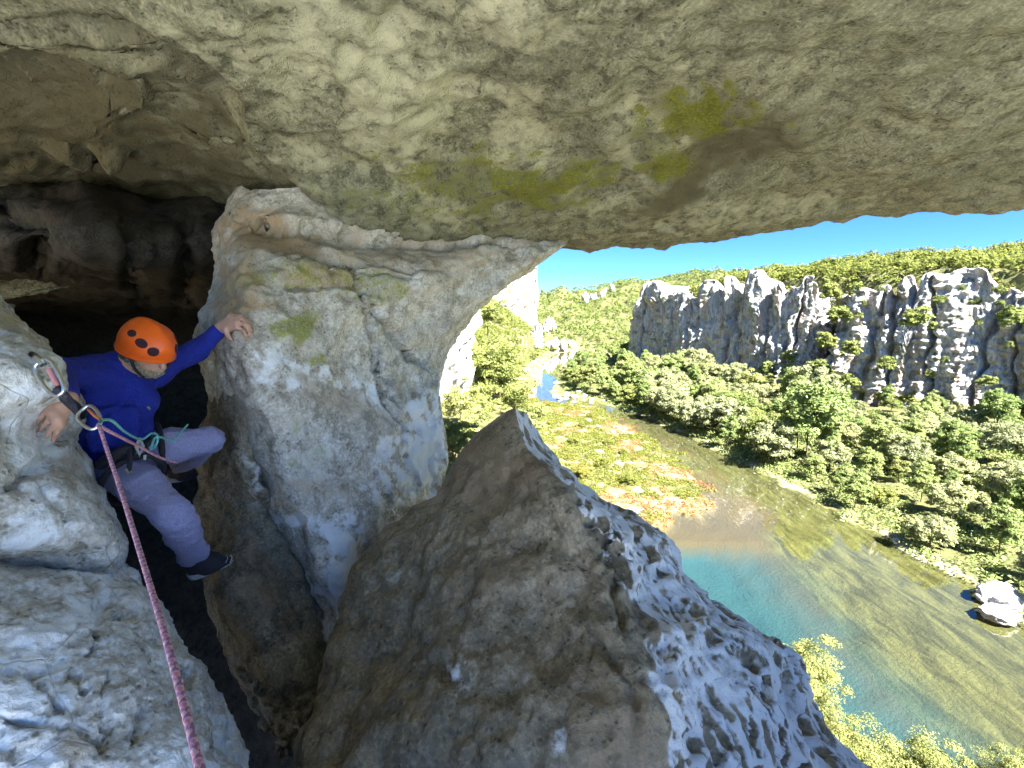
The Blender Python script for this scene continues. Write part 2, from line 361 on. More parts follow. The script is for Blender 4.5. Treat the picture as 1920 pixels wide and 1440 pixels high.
# dark back wall of the recess on the left with two hanging knobs
back = [
    prow((-1500, 250, 3.4), (-500, 280, 4.2), (-120, 310, 4.6), (80, 320, 4.4), (200, 330, 4.3), (300, 340, 4.5), (420, 340, 4.6), (560, 350, 4.8), (760, 380, 5.0)),
    prow((-1500, 400, 2.8), (-500, 400, 3.4), (-120, 385, 3.5), (60, 385, 3.2), (170, 395, 3.1), (290, 415, 3.6), (400, 400, 3.8), (540, 420, 4.3), (760, 440, 4.9)),
    prow((-1500, 540, 2.7), (-500, 540, 3.2), (-120, 490, 3.5), (60, 480, 3.3), (160, 485, 3.2), (290, 495, 3.5), (390, 495, 3.8), (520, 520, 4.4), (760, 520, 5.0)),
    prow((-1500, 620, 2.6), (-500, 620, 3.8), (-120, 545, 5.0), (60, 545, 5.2), (170, 545, 5.0), (300, 550, 5.0), (400, 560, 5.2), (520, 590, 5.6), (760, 600, 5.6)),
    prow((-1500, 700, 3.0), (-500, 680, 5.0), (-120, 620, 9.0), (60, 610, 10.), (200, 610, 10.), (320, 610, 10.), (420, 620, 10.), (540, 640, 8.0), (760, 660, 6.0)),
    prow((-1500, 900, 3.0), (-500, 850, 5.0), (-120, 800, 9.0), (60, 800, 10.), (200, 800, 10.), (320, 800, 10.), (420, 800, 10.), (540, 800, 8.0), (760, 800, 6.0)),
    prow((-1500, 1300, 2.6), (-500, 1300, 4.2), (-120, 1100, 6.0), (60, 1100, 7.), (200, 1100, 7.), (320, 1100, 7.), (420, 1100, 7.), (540, 1100, 6.0), (760, 1100, 5.0)),
    prow((-1500, 2000, 2.0), (-500, 2000, 3.0), (-120, 2000, 4.2), (60, 2000, 4.2), (200, 2000, 4.2), (320, 2000, 4.2), (420, 2000, 4.2), (540, 2000, 4.2), (760, 2000, 4.0)),
]
R = Rock(back, 220, 240, world=True, ref=(160, 470)); q = R.V
R.push(0.10 * fbm(q * 1.4, 3, 111) + 0.05 * fbm(q * 4, 4, 112)); R.refresh()
R.crack([(225, 400), (235, 450), (250, 540), (290, 600)], 14, 0.16); R.refresh()
R.crack([(350, 390), (352, 470), (345, 560), (330, 600)], 16, 0.16); R.refresh()
R.crack([(-20, 400), (50, 420), (60, 460), (80, 520)], 22, 0.2)
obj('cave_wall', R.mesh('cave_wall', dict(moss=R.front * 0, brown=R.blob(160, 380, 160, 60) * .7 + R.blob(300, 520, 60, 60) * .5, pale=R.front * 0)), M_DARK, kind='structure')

# ------------------------------------------------------------------ pillar wall between the recess and the opening
pil = [
    prow((430, 345, 3.9), (475, 355, 3.15), (540, 355, 3.1), (640, 355, 3.35), (780, 370, 3.75), (900, 390, 4.15), (1010, 405, 4.5), (1120, 425, 4.9), (1080, 430, 5.5), (900, 430, 6.0)),
    prow((400, 445, 3.5), (438, 430, 2.98), (508, 420, 2.95), (610, 432, 3.1), (740, 445, 3.38), (860, 455, 3.7), (960, 465, 4.05), (1046, 470, 4.4), (1010, 470, 5.1), (850, 470, 5.6)),
    prow((390, 545, 3.3), (430, 522, 2.65), (490, 520, 2.6), (580, 525, 2.8), (690, 525, 3.1), (800, 525, 3.45), (885, 528, 3.8), (950, 535, 4.1), (915, 540, 4.75), (780, 540, 5.3)),
    prow((365, 640, 3.1), (420, 603, 2.42), (490, 590, 2.45), (580, 600, 2.68), (660, 605, 2.95), (740, 610, 3.3), (810, 612, 3.62), (866, 608, 3.98), (835, 620, 4.6), (720, 620, 5.2)),
    prow((385, 720, 3.0), (440, 668, 2.42), (500, 670, 2.45), (575, 680, 2.65), (645, 690, 2.9), (715, 695, 3.2), (780, 695, 3.55), (826, 695, 3.92), (800, 700, 4.5), (700, 700, 5.1)),
    prow((410, 790, 3.0), (462, 745, 2.48), (515, 755, 2.48), (585, 765, 2.65), (650, 775, 2.88), (715, 780, 3.15), (775, 785, 3.48), (824, 785, 3.85), (800, 790, 4.4), (700, 790, 5.0)),
    prow((450, 880, 3.0), (505, 845, 2.55), (550, 850, 2.55), (610, 860, 2.68), (670, 868, 2.88), (730, 870, 3.12), (785, 870, 3.4), (836, 862, 3.75), (812, 870, 4.3), (720, 870, 4.9)),
    prow((490, 970, 3.0), (540, 945, 2.6), (585, 950, 2.6), (635, 955, 2.7), (685, 958, 2.85), (735, 960, 3.05), (785, 958, 3.3), (832, 950, 3.6), (810, 960, 4.1), (720, 960, 4.7)),
    prow((530, 1070, 3.0), (580, 1045, 2.65), (612, 1048, 2.62), (650, 1050, 2.68), (690, 1052, 2.8), (730, 1055, 2.95), (770, 1055, 3.1), (810, 1050, 3.35), (800, 1050, 3.9), (720, 1050, 4.4)),
    prow((560, 1150, 3.0), (606, 1135, 2.68), (632, 1135, 2.64), (660, 1137, 2.66), (695, 1140, 2.75), (730, 1140, 2.85), (765, 1140, 2.98), (800, 1140, 3.15), (790, 1140, 3.6), (720, 1140, 4.0)),
    prow((570, 1230, 2.95), (605, 1215, 2.68), (632, 1215, 2.62), (660, 1215, 2.62), (690, 1215, 2.68), (720, 1215, 2.75), (750, 1215, 2.85), (780, 1215, 3.0), (770, 1215, 3.4), (720, 1215, 3.7)),
    prow((560, 1500, 2.7), (600, 1500, 2.5), (630, 1500, 2.45), (660, 1500, 2.45), (690, 1500, 2.5), (720, 1500, 2.55), (750, 1500, 2.6), (780, 1500, 2.7), (770, 1500, 3.0), (720, 1500, 3.2)),
]
pil.append([p * np.array([1, 1, 0]) + np.array([0, 0, 28.5]) for p in pil[-1]])
R = Rock(pil, 420, 330, world=True, ref=(620, 700)); q = R.V
R.push(0.05 * fbm(q * 1.5, 3, 211)); R.refresh()
# stacked ledges in the upper part
for k, (pts, h) in enumerate([([(420, 470), (520, 478), (600, 498), (690, 505), (800, 512), (880, 520)], 0.05), ([(430, 545), (520, 540), (600, 545), (660, 548), (740, 560)], 0.045),
                              ([(440, 402), (520, 412), (600, 418), (720, 430), (900, 440)], -0.09)]):
    R.step(pts, 5, h, 45, 10, 220 + k); R.refresh()
for k, (pts, wd, dp) in enumerate([([(440, 408), (530, 424), (600, 430), (700, 440), (900, 450), (990, 462)], 7, 0.07), ([(590, 500), (650, 506), (700, 515), (760, 520), (790, 525)], 4, 0.05),
        ([(660, 500), (672, 560), (700, 620), (706, 680), (722, 740), (745, 790), (768, 840)], 3.4, 0.09), ([(690, 560), (720, 600), (750, 640), (775, 672), (822, 700)], 4.2, 0.09),
        ([(712, 660), (735, 735), (752, 770)], 3, 0.07), ([(830, 555), (834, 600), (826, 640)], 3, 0.03), ([(480, 545), (560, 540), (620, 545)], 4, 0.035), ([(510, 485), (580, 500), (640, 500)], 3, 0.03),
        ([(600, 440), (612, 500), (625, 545)], 3, 0.03), ([(700, 450), (705, 510)], 2.5, 0.02)]):
    R.crack(pts, wd, dp, 9, 230 + k)
R.refresh()
w1, w2 = worley(q * 14, 23)
R.push(-0.028 * np.clip(0.4 - w1, 0, 1) * sstep(0, .3, fbm(q * 2, 2, 24)))
R.push(0.035 * fbm(q * 4, 4, 212, 0.55) + 0.008 * fbm(q * 22, 3, 214))
# flaky darker pits on the lower right flank
R.push(-0.035 * sstep(0.06, 0.3, fbm(q * np.array([7, 7, 4.0]), 3, 217)) * sstep(650, 800, R.px) * sstep(560, 760, R.py))
a_m = np.maximum.reduce([R.blob(560, 615, 55, 34, 0, .6, 241) * .8, R.blob(590, 680, 25, 18, 0, .6, 242) * .8, R.blob(560, 520, 130, 40, 0, .7, 243) * .5, R.blob(690, 540, 70, 40, 0, .7, 244) * .6, R.blob(590, 850, 70, 70, 0, .8, 245) * .32])
a_b = np.maximum.reduce([R.blob(510, 445, 130, 55, 0.1, .4, 251) * 1.25, R.blob(440, 545, 70, 80, 0, .4, 252) * 1.15, R.blob(610, 520, 110, 40, 0.1, .6, 257) * .8, R.blob(640, 745, 120, 40, 0.35, .6, 253) * .55, R.blob(590, 915, 80, 30, 0.1, .6, 254) * .6,
                         R.blob(760, 470, 300, 70, 0, .6, 255) * .62, R.blob(650, 1000, 60, 40, 0, .6, 256) * .3])
a_p = np.maximum.reduce([R.blob(800, 830, 60, 130, 0.2, .5, 261) * .95, R.blob(720, 850, 34, 36, 0, .5, 262) * .9, R.blob(740, 910, 60, 50, 0, .7, 263) * .7, R.blob(540, 690, 110, 45, 0.3, .7, 264) * .6,
                         R.blob(620, 975, 90, 26, 0, .7, 265) * .7, R.blob(650, 1090, 60, 130, 0, .5, 266) * 1.1, R.blob(690, 740, 50, 30, 0, .7, 267) * .6, R.blob(480, 650, 40, 40, 0, .5, 268) * .5])  # the blob low at the foot paints a bright sunlit sliver
obj('rock_pillar', R.mesh('rock_pillar', dict(moss=a_m, brown=a_b, pale=a_p)), M_WALL, label='tall pale limestone pillar with lichen and cracks between the climber and the valley', cat='rock')

# lower rock layers to the left of the pillar, under the climber's foot
low = [
    prow((400, 660, 3.3), (432, 660, 2.75), (470, 670, 2.66), (520, 680, 2.9), (600, 690, 3.3)),
    prow((385, 760, 3.3), (420, 750, 2.74), (462, 752, 2.62), (520, 770, 2.85), (600, 780, 3.3)),
    prow((370, 840, 3.3), (412, 838, 2.74), (458, 838, 2.6), (525, 855, 2.85), (620, 860, 3.3)),
    prow((370, 900, 3.2), (408, 885, 2.76), (470, 905, 2.62), (540, 930, 2.85), (640, 930, 3.3)),
    prow((356, 960, 3.1), (398, 945, 2.72), (484, 955, 2.72), (560, 1000, 2.85), (660, 1000, 3.2)),
    prow((371, 1040, 3.0), (414, 1020, 2.6), (494, 1040, 2.62), (580, 1070, 2.8), (680, 1070, 3.1)),
    prow((381, 1120, 2.9), (422, 1120, 2.5), (504, 1120, 2.5), (590, 1150, 2.68), (680, 1150, 3.0)),
    prow((421, 1220, 2.8), (458, 1210, 2.42), (524, 1220, 2.4), (600, 1230, 2.55), (680, 1230, 2.9)),
    prow((456, 1310, 2.7), (494, 1300, 2.36), (534, 1300, 2.32), (590, 1310, 2.42), (680, 1310, 2.7)),
    prow((506, 1380, 2.7), (531, 1372, 2.36), (559, 1372, 2.3), (590, 1372, 2.36), (680, 1372, 2.6)),
    prow((526, 1410, 2.8), (551, 1395, 2.55), (569, 1400, 2.5), (590, 1398, 2.5), (680, 1400, 2.7)),
    prow((526, 1420, 3.2), (551, 1410, 3.1), (569, 1410, 3.1), (590, 1410, 3.1), (680, 1410, 3.2)),
]
PIL = R
R = Rock(low, 320, 150, world=True, ref=(480, 1100)); q = R.V
R.push(0.05 * fbm(q * 2, 3, 311)); R.refresh()
R.crack([(468, 700), (500, 800), (512, 900), (520, 960), (560, 1010), (610, 1090)], 12, 0.10, 8); R.refresh()
R.step([(372, 930), (440, 960), (500, 1000), (560, 1080), (585, 1160)], 10, -0.06, 100, 10, 31); R.refresh()
R.crack([(440, 1250), (480, 1290), (500, 1350)], 7, 0.05, 8)
R.push(0.03 * fbm(q * 5, 4, 312) + 0.008 * fbm(q * 22, 3, 313) - 0.05 * sstep(0.05, .3, fbm(q * 9, 3, 314)) * sstep(1240, 1330, R.py))
a_p = np.maximum.reduce([R.blob(487, 900, 34, 70, 0, .6, 321) * .7, R.blob(570, 1380, 30, 22, 0, .6, 322) * .8, R.blob(630, 1165, 30, 60, 0, .5, 323) * .9])  # last pale blob imitates a sunlit patch at the pillar foot
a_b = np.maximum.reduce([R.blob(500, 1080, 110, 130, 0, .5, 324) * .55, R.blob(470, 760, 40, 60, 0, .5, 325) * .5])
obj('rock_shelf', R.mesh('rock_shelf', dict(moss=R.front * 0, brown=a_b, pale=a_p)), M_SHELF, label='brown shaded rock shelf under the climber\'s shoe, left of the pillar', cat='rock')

# ------------------------------------------------------------------ pointed boulder in the foreground (closed rings)
def ring(*a): return prow(*a)
bo = [
    ring((950, 772, 2.52), (956, 769, 2.46), (962, 767, 2.42), (966, 766, 2.40), (970, 767, 2.41), (975, 769, 2.44), (982, 772, 2.5), (980, 772, 2.56), (965, 771, 2.6), (955, 772, 2.58)),
    ring((878, 842, 2.62), (905, 842, 2.42), (935, 840, 2.32), (968, 836, 2.26), (990, 836, 2.24), (1012, 832, 2.34), (1030, 832, 2.52), (1010, 835, 2.9), (950, 840, 3.0), (890, 842, 2.9)),
    ring((806, 925, 2.62), (860, 930, 2.36), (920, 930, 2.22), (980, 925, 2.12), (1040, 905, 2.06), (1078, 900, 2.22), (1105, 915, 2.5), (1060, 910, 3.0), (950, 915, 3.2), (850, 920, 3.0)),
    ring((706, 1012, 2.56), (790, 1030, 2.28), (880, 1040, 2.08), (980, 1035, 1.96), (1090, 1000, 1.88), (1160, 985, 2.08), (1212, 995, 2.42), (1120, 990, 3.0), (950, 1000, 3.2), (800, 1005, 3.0)),
    ring((645, 1112, 2.42), (735, 1130, 2.16), (850, 1145, 1.94), (980, 1140, 1.80), (1130, 1100, 1.72), (1255, 1090, 1.98), (1345, 1112, 2.36), (1220, 1100, 2.9), (980, 1110, 3.1), (780, 1110, 2.9)),
    ring((634, 1185, 2.26), (730, 1215, 2.02), (850, 1240, 1.80), (990, 1240, 1.66), (1180, 1190, 1.60), (1340, 1175, 1.90), (1478, 1212, 2.32), (1300, 1190, 2.8), (1000, 1190, 3.0), (780, 1190, 2.7)),
    ring((596, 1300, 2.06), (700, 1320, 1.84), (830, 1340, 1.66), (990, 1340, 1.52), (1215, 1290, 1.48), (1385, 1275, 1.78), (1515, 1302, 2.22), (1360, 1290, 2.7), (1010, 1290, 2.9), (760, 1300, 2.6)),
    ring((562, 1430, 1.86), (670, 1450, 1.68), (810, 1460, 1.52), (990, 1460, 1.40), (1250, 1410, 1.38), (1450, 1390, 1.70), (1640, 1432, 2.15), (1450, 1410, 2.6), (1020, 1410, 2.8), (740, 1420, 2.4)),
    ring((520, 1620, 1.65), (640, 1650, 1.5), (790, 1660, 1.38), (990, 1660, 1.28), (1300, 1620, 1.28), (1560, 1590, 1.6), (1850, 1610, 2.05), (1560, 1600, 2.5), (1040, 1600, 2.6), (720, 1600, 2.2)),
    ring((430, 2100, 1.4), (580, 2150, 1.3), (750, 2150, 1.22), (990, 2150, 1.15), (1380, 2120, 1.15), (1800, 2100, 1.5), (2200, 2100, 1.95), (1800, 2100, 2.3), (1050, 2100, 2.4), (650, 2100, 1.9)),
]
bo.append([p * np.array([1.05, 1, 0]) + np.array([0, 0, 28.5]) for p in bo[-1]])
R = Rock(bo, 430, 620, wrap=True, world=True, ref=(900, 1200)); q = R.V
nr, nc = q.shape[:2]
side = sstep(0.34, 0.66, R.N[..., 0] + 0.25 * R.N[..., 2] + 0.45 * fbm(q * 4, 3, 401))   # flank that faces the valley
R.push(0.075 * fbm(q * 2.4, 4, 402) * (0.3 + 0.7 * sstep(780, 900, R.py))); R.refresh()
dz = np.clip((R.py - 780) / 250, 0.15, 1)
# solution pits on the flank: cellular hollows with sharp rims
qs = q * (1 + .03 * fbm(q * 1.3, 2, 410))[..., None] + 0.05 * np.stack([fbm(q * 8, 2, 403), fbm(q * 8 + 9, 2, 404), fbm(q * 8 + 19, 2, 405)], -1)
w1, w2 = worley(qs * np.array([10.0, 10.0, 6.5]), 41); x1, x2 = worley(qs * np.array([24.0, 24.0, 17.0]), 43)
rim = np.clip((w2 - w1) * 1.6, 0, 1); rim2 = np.clip((x2 - x1) * 1.6, 0, 1)
sel = .45 + .55 * sstep(-.25, .15, fbm(q * 3, 2, 406)); qs_big = sstep(.1, .3, fbm(q * 4.5, 2, 409))
R.push(-side * dz * (0.034 * sstep(0.0, .85, rim) * sel + 0.009 * sstep(0.0, .8, rim2) + .035 * qs_big))
R.push((1 - side) * 0.022 * fbm(q * 6, 4, 407, .55) * dz + 0.007 * fbm(q * 24, 3, 408) * dz)
R.refresh()
for k, (pts, wd, dp) in enumerate([([(1130, 985), (1170, 1070), (1160, 1140), (1180, 1200)], 7, .04), ([(1120, 1010), (1190, 1060)], 6, .03), ([(820, 1225), (835, 1260), (850, 1300)], 10, .035),
                                   ([(1090, 1160), (1180, 1280), (1200, 1400)], 8, .03), ([(700, 1200), (660, 1330), (640, 1440)], 12, .04), ([(1030, 1330), (1060, 1390)], 9, .03), ([(1110, 1190), (1105, 1260)], 4, .02)]):
    R.crack(pts, wd, dp, 10, 420 + k)
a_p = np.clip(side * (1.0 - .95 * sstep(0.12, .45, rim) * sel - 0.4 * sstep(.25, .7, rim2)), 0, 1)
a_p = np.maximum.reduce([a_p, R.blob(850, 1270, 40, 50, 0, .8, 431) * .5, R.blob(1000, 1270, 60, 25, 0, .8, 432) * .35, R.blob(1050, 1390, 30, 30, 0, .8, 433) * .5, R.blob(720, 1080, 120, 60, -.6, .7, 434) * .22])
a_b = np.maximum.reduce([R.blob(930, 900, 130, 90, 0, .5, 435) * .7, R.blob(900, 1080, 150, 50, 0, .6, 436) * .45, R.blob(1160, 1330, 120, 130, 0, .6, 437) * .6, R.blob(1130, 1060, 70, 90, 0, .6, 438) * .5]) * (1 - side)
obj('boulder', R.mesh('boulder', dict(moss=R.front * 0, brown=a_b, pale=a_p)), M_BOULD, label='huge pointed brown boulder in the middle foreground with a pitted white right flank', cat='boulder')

# ------------------------------------------------------------------ left-hand rocks
up = [
    prow((-700, 430, 1.5), (-320, 470, 1.6), (-120, 500, 1.75), (0, 560, 2.0), (0, 570, 2.6), (-200, 560, 3.0)),
    prow((-700, 560, 1.1), (-320, 570, 1.25), (-120, 580, 1.4), (22, 596, 1.72), (0, 620, 2.3), (-200, 620, 2.8)),
    prow((-700, 650, 1.05), (-320, 660, 1.15), (-110, 665, 1.28), (66, 665, 1.55), (50, 680, 2.1), (-150, 680, 2.6)),
    prow((-700, 740, 1.0), (-320, 745, 1.1), (-100, 745, 1.25), (96, 725, 1.55), (80, 740, 2.1), (-120, 740, 2.6)),
    prow((-700, 820, 1.0), (-320, 820, 1.08), (-100, 815, 1.25), (134, 775, 1.86), (110, 780, 2.3), (-100, 800, 2.7)),
    prow((-700, 900, 1.0), (-320, 890, 1.08), (-100, 880, 1.25), (138, 850, 1.72), (110, 860, 2.2), (-80, 880, 2.6)),
    prow((-700, 990, 1.0), (-320, 970, 1.08), (-80, 950, 1.25), (180, 930, 1.62), (150, 940, 2.1), (-60, 960, 2.5)),
    prow((-700, 1060, 1.0), (-320, 1040, 1.1), (-60, 1020, 1.28), (212, 1005, 1.58), (190, 1010, 2.1), (-40, 1030, 2.4)),
    prow((-700, 1130, 1.1), (-320, 1110, 1.2), (-60, 1090, 1.4), (205, 1058, 1.62), (190, 1060, 2.1), (-40, 1100, 2.3)),
    prow((-700, 1250, 1.3), (-320, 1230, 1.4), (-60, 1200, 1.6), (180, 1160, 1.85), (170, 1160, 2.2), (-40, 1200, 2.3)),
]
R = Rock(up, 280, 230, world=True, ref=(0, 850)); q = R.V
R.push(0.05 * fbm(q * 2, 3, 511)); R.refresh()
R.crack([(0, 930), (60, 880), (110, 830), (140, 790)], 9, .035, 12); R.crack([(60, 900), (120, 970), (150, 1040)], 10, .03, 12); R.refresh()
w1, w2 = worley(q * 22, 51)
R.push(0.025 * fbm(q * 5, 4, 512) + 0.010 * fbm(q * 20, 3, 513) - .016 * np.clip(.45 - w1, 0, 1))
a_p = np.maximum.reduce([R.blob(60, 850, 90, 120, 0, .7, 521) * .7, R.blob(80, 760, 70, 60, 0, .7, 522) * .6, R.blob(60, 1000, 110, 60, 0, .7, 523) * .5])
a_b = np.maximum.reduce([R.blob(130, 870, 45, 60, .3, .5, 524) * .6, R.blob(170, 1010, 40, 40, .3, .5, 525) * .5, R.blob(20, 660, 60, 40, 0, .6, 526) * .3])
a_m = R.blob(5, 610, 60, 30, 0, .7, 527) * .55
obj('rock_block', R.mesh('rock_block', dict(moss=a_m, brown=a_b, pale=a_p)), M_BLOCK, label='pale rock block on the left that the climber\'s hand and the anchor rest on', cat='rock')

slab = [
    prow((60, 760, 1.95), (125, 775, 2.0), (135, 800, 2.02), (120, 800, 2.3), (40, 800, 2.6)),
    prow((70, 840, 1.9), (135, 840, 1.95), (158, 865, 1.98), (140, 865, 2.3), (60, 860, 2.6)),
    prow((90, 920, 1.85), (165, 920, 1.9), (192, 940, 1.93), (170, 940, 2.25), (80, 940, 2.5)),
    prow((110, 990, 1.8), (190, 985, 1.85), (219, 996, 1.88), (200, 1000, 2.2), (100, 1000, 2.45)),
    prow((110, 1050, 1.8), (190, 1045, 1.83), (222, 1046, 1.86), (205, 1050, 2.15), (100, 1060, 2.4)),
    prow((110, 1090, 1.8), (200, 1090, 1.8), (252, 1092, 1.82), (230, 1095, 2.1), (100, 1100, 2.3)),
    prow((110, 1200, 1.8), (200, 1200, 1.8), (262, 1200, 1.82), (240, 1200, 2.1), (100, 1200, 2.2)),
]
UP = R
R = Rock(slab, 130, 90, world=True, ref=(170, 960)); q = R.V
R.push(0.03 * fbm(q * 3, 3, 531) + .008 * fbm(q * 14, 3, 532))
obj('rock_slab', R.mesh('rock_slab', dict(moss=R.front * 0, brown=R.front * 0, pale=R.front * .55)), M_BLOCK, label='smooth bluish rock slab edge beside the climber\'s trousers, behind the pale block', cat='rock')

lo = [
    prow((-900, 1000, .95), (-400, 1030, 1.1), (-120, 1050, 1.3), (80, 1062, 1.55), (200, 1072, 1.75), (240, 1085, 1.95), (200, 1090, 2.2), (0, 1090, 2.4)),
    prow((-900, 1060, .9), (-400, 1080, 1.02), (-100, 1090, 1.18), (90, 1092, 1.38), (205, 1095, 1.55), (264, 1112, 1.75), (250, 1120, 2.1), (50, 1120, 2.4)),
    prow((-900, 1150, .85), (-400, 1160, .95), (-100, 1160, 1.08), (100, 1160, 1.24), (240, 1155, 1.4), (318, 1168, 1.66), (290, 1175, 2.1), (100, 1180, 2.4)),
    prow((-900, 1240, .8), (-400, 1250, .9), (-90, 1250, 1.02), (120, 1245, 1.16), (280, 1235, 1.32), (366, 1238, 1.6), (340, 1245, 2.0), (140, 1250, 2.3)),
    prow((-900, 1340, .76), (-400, 1340, .86), (-80, 1335, .98), (140, 1325, 1.1), (310, 1312, 1.26), (398, 1315, 1.52), (375, 1320, 1.9), (160, 1320, 2.2)),
    prow((-900, 1440, .74), (-400, 1440, .83), (-80, 1425, .94), (160, 1410, 1.05), (345, 1398, 1.2), (432, 1402, 1.46), (412, 1405, 1.85), (200, 1410, 2.1)),
    prow((-900, 1600, .72), (-400, 1590, .8), (-60, 1570, .9), (180, 1550, 1.0), (380, 1530, 1.15), (480, 1520, 1.4), (460, 1520, 1.8), (240, 1520, 2.0)),
    prow((-900, 2000, .66), (-400, 2000, .74), (-40, 2000, .82), (240, 2000, .9), (500, 1960, 1.0), (680, 1940, 1.25), (660, 1940, 1.6), (400, 1940, 1.8)),
]
R = Rock(lo, 300, 340, world=True, ref=(150, 1250)); q = R.V
R.push(0.04 * fbm(q * 2.5, 3, 611)); R.refresh()
# fractures running down the block and the split-off flake on its right edge
for k, (pts, wd, dp) in enumerate([([(355, 1180), (362, 1230), (358, 1270), (345, 1300)], 6, .09), ([(130, 1068), (180, 1110), (225, 1140), (270, 1165)], 6, .035), ([(75, 1270), (100, 1300), (125, 1335)], 7, .04),
        ([(0, 1330), (60, 1350), (120, 1360), (190, 1380), (200, 1410)], 8, .045), ([(140, 1250), (160, 1290), (165, 1300)], 6, .03), ([(0, 1100), (30, 1135), (50, 1145)], 5, .03), ([(285, 1310), (270, 1350), (250, 1400)], 7, .03),
        ([(185, 1160), (190, 1190), (170, 1215), (200, 1225)], 4, .025), ([(0, 1240), (60, 1262), (120, 1250)], 5, .02), ([(210, 1250), (190, 1300), (200, 1370)], 5, .02)]):
    R.crack(pts, wd, dp, 14, 630 + k)
R.refresh()
w1, w2 = worley((q + .04 * fbm(q * 9, 2, 640)[..., None]) * np.array([17, 17, 11]), 61); x1, x2 = worley(q * 34, 62)
R.push(-.03 * np.clip(.5 - w1, 0, 1) * sstep(-.1, .2, fbm(q * 3, 2, 641)) - .012 * np.clip(.5 - x1, 0, 1))
R.push(0.020 * fbm(q * 6, 4, 612, .6) + .006 * fbm(q * 26, 3, 613) - .012 * sstep(.0, .18, np.abs(w2 - w1)) * 0)
a_b = np.maximum.reduce([R.blob(130, 1395, 50, 40, 0, .5, 651) * .8, R.blob(60, 1230, 60, 40, .4, .8, 652) * .35, R.blob(260, 1120, 80, 25, .3, .6, 653) * .35, R.blob(350, 1390, 30, 60, 0, .8, 654) * .4])
a_p = np.maximum(sstep(0, .5, fbm(q * 3, 3, 655) + .15) * .75 * R.front, 0)
obj('rock_ledge', R.mesh('rock_ledge', dict(moss=R.front * 0, brown=a_b, pale=a_p)), M_BLOCK, label='fractured bluish white rock ledge in the lower left corner under the pink rope', cat='rock')

# unseen pale floor added under the viewer to bounce sunlight into the cave
fx, fy = np.meshgrid(np.linspace(-5, 7, 120), np.linspace(-7, .75, 90)); p_ = np.stack([fx, fy, fx * 0], -1)
fz = CAM[2] - 1.45 + .10 * fbm(p_ * 1.2, 4, 71) + .03 * fbm(p_ * 5, 3, 72) - 5 * sstep(3.4, 7, fx) - 3 * sstep(.35, .75, fy)
obj('bounce_platform', mesh_np('bounce_platform', np.stack([fx, fy, fz], -1).reshape(-1, 3), grid_faces(90, 120), attrs=dict(pale=fz * 0 + .4)), M_BLOCK, kind='structure')
# ------------------------------------------------------------------ valley: ground sheet, river
M_ROCKFAR = rock_mat('cliff_limestone', (0.31, 0.30, 0.295), (0.50, 0.485, 0.475), (0.60, 0.585, 0.57), 0.10, 0.8, brown=(0.46, 0.27, 0.13), pale=(0.58, 0.565, 0.55), moss=(0.07, 0.085, 0.03), stretch=(1.6, 1.6, 0.35), dist=0.4)
RB = [(1920,1180),(1830,1115),(1750,1060),(1600,975),(1500,925),(1400,872),(1300,822),(1200,780),(1130,755),(1062,746),(1035,738),(1040,716),(1062,700),(1078,686),(1100,673),(1112,657)]
LB = [(1085,656),(1042,664),(1016,680),(1006,708),(985,742),(1010,752),(1070,757),(1110,762),(1150,785),(1200,815),(1250,850),(1300,900),(1338,950),(1310,966),(1256,962),(1240,1012)]
rb = [tuple(G(*p)[:2]) for p in RB]; lb = [tuple(G(*p)[:2]) for p in LB]
rb = [(66, -120), (66, -40), (62, 10)] + rb; lb = lb + [(16, 42), (13, 15), (14, -40), (14, -120)]
WATER = rb + lb
CLIFF = [(230, 20), (178, 64), (150, 96), (132, 126), (118, 144), (100, 170), (82, 198), (64, 230), (74, 262), (110, 300), (170, 330), (260, 350)]
PLAT = CLIFF + [(1500, 400), (1500, -300), (300, -300)]
LCL = [(3.2, -150), (2.6, -6), (3.0, 2), (2.2, 7), (0.8, 14), (0.6, 24), (0.0, 36), (-5, 60), (-12, 110), (-8, 180), (2, 300), (18, 395), (10, 440), (-40, 480)]
LPL = LCL + [(-1500, 480), (-1500, -150)]
def sdist(x, y, poly):
    d = polydist(x, y, list(poly) + [poly[0]])[0]; return np.where(inpoly(x, y, poly), d, -d)
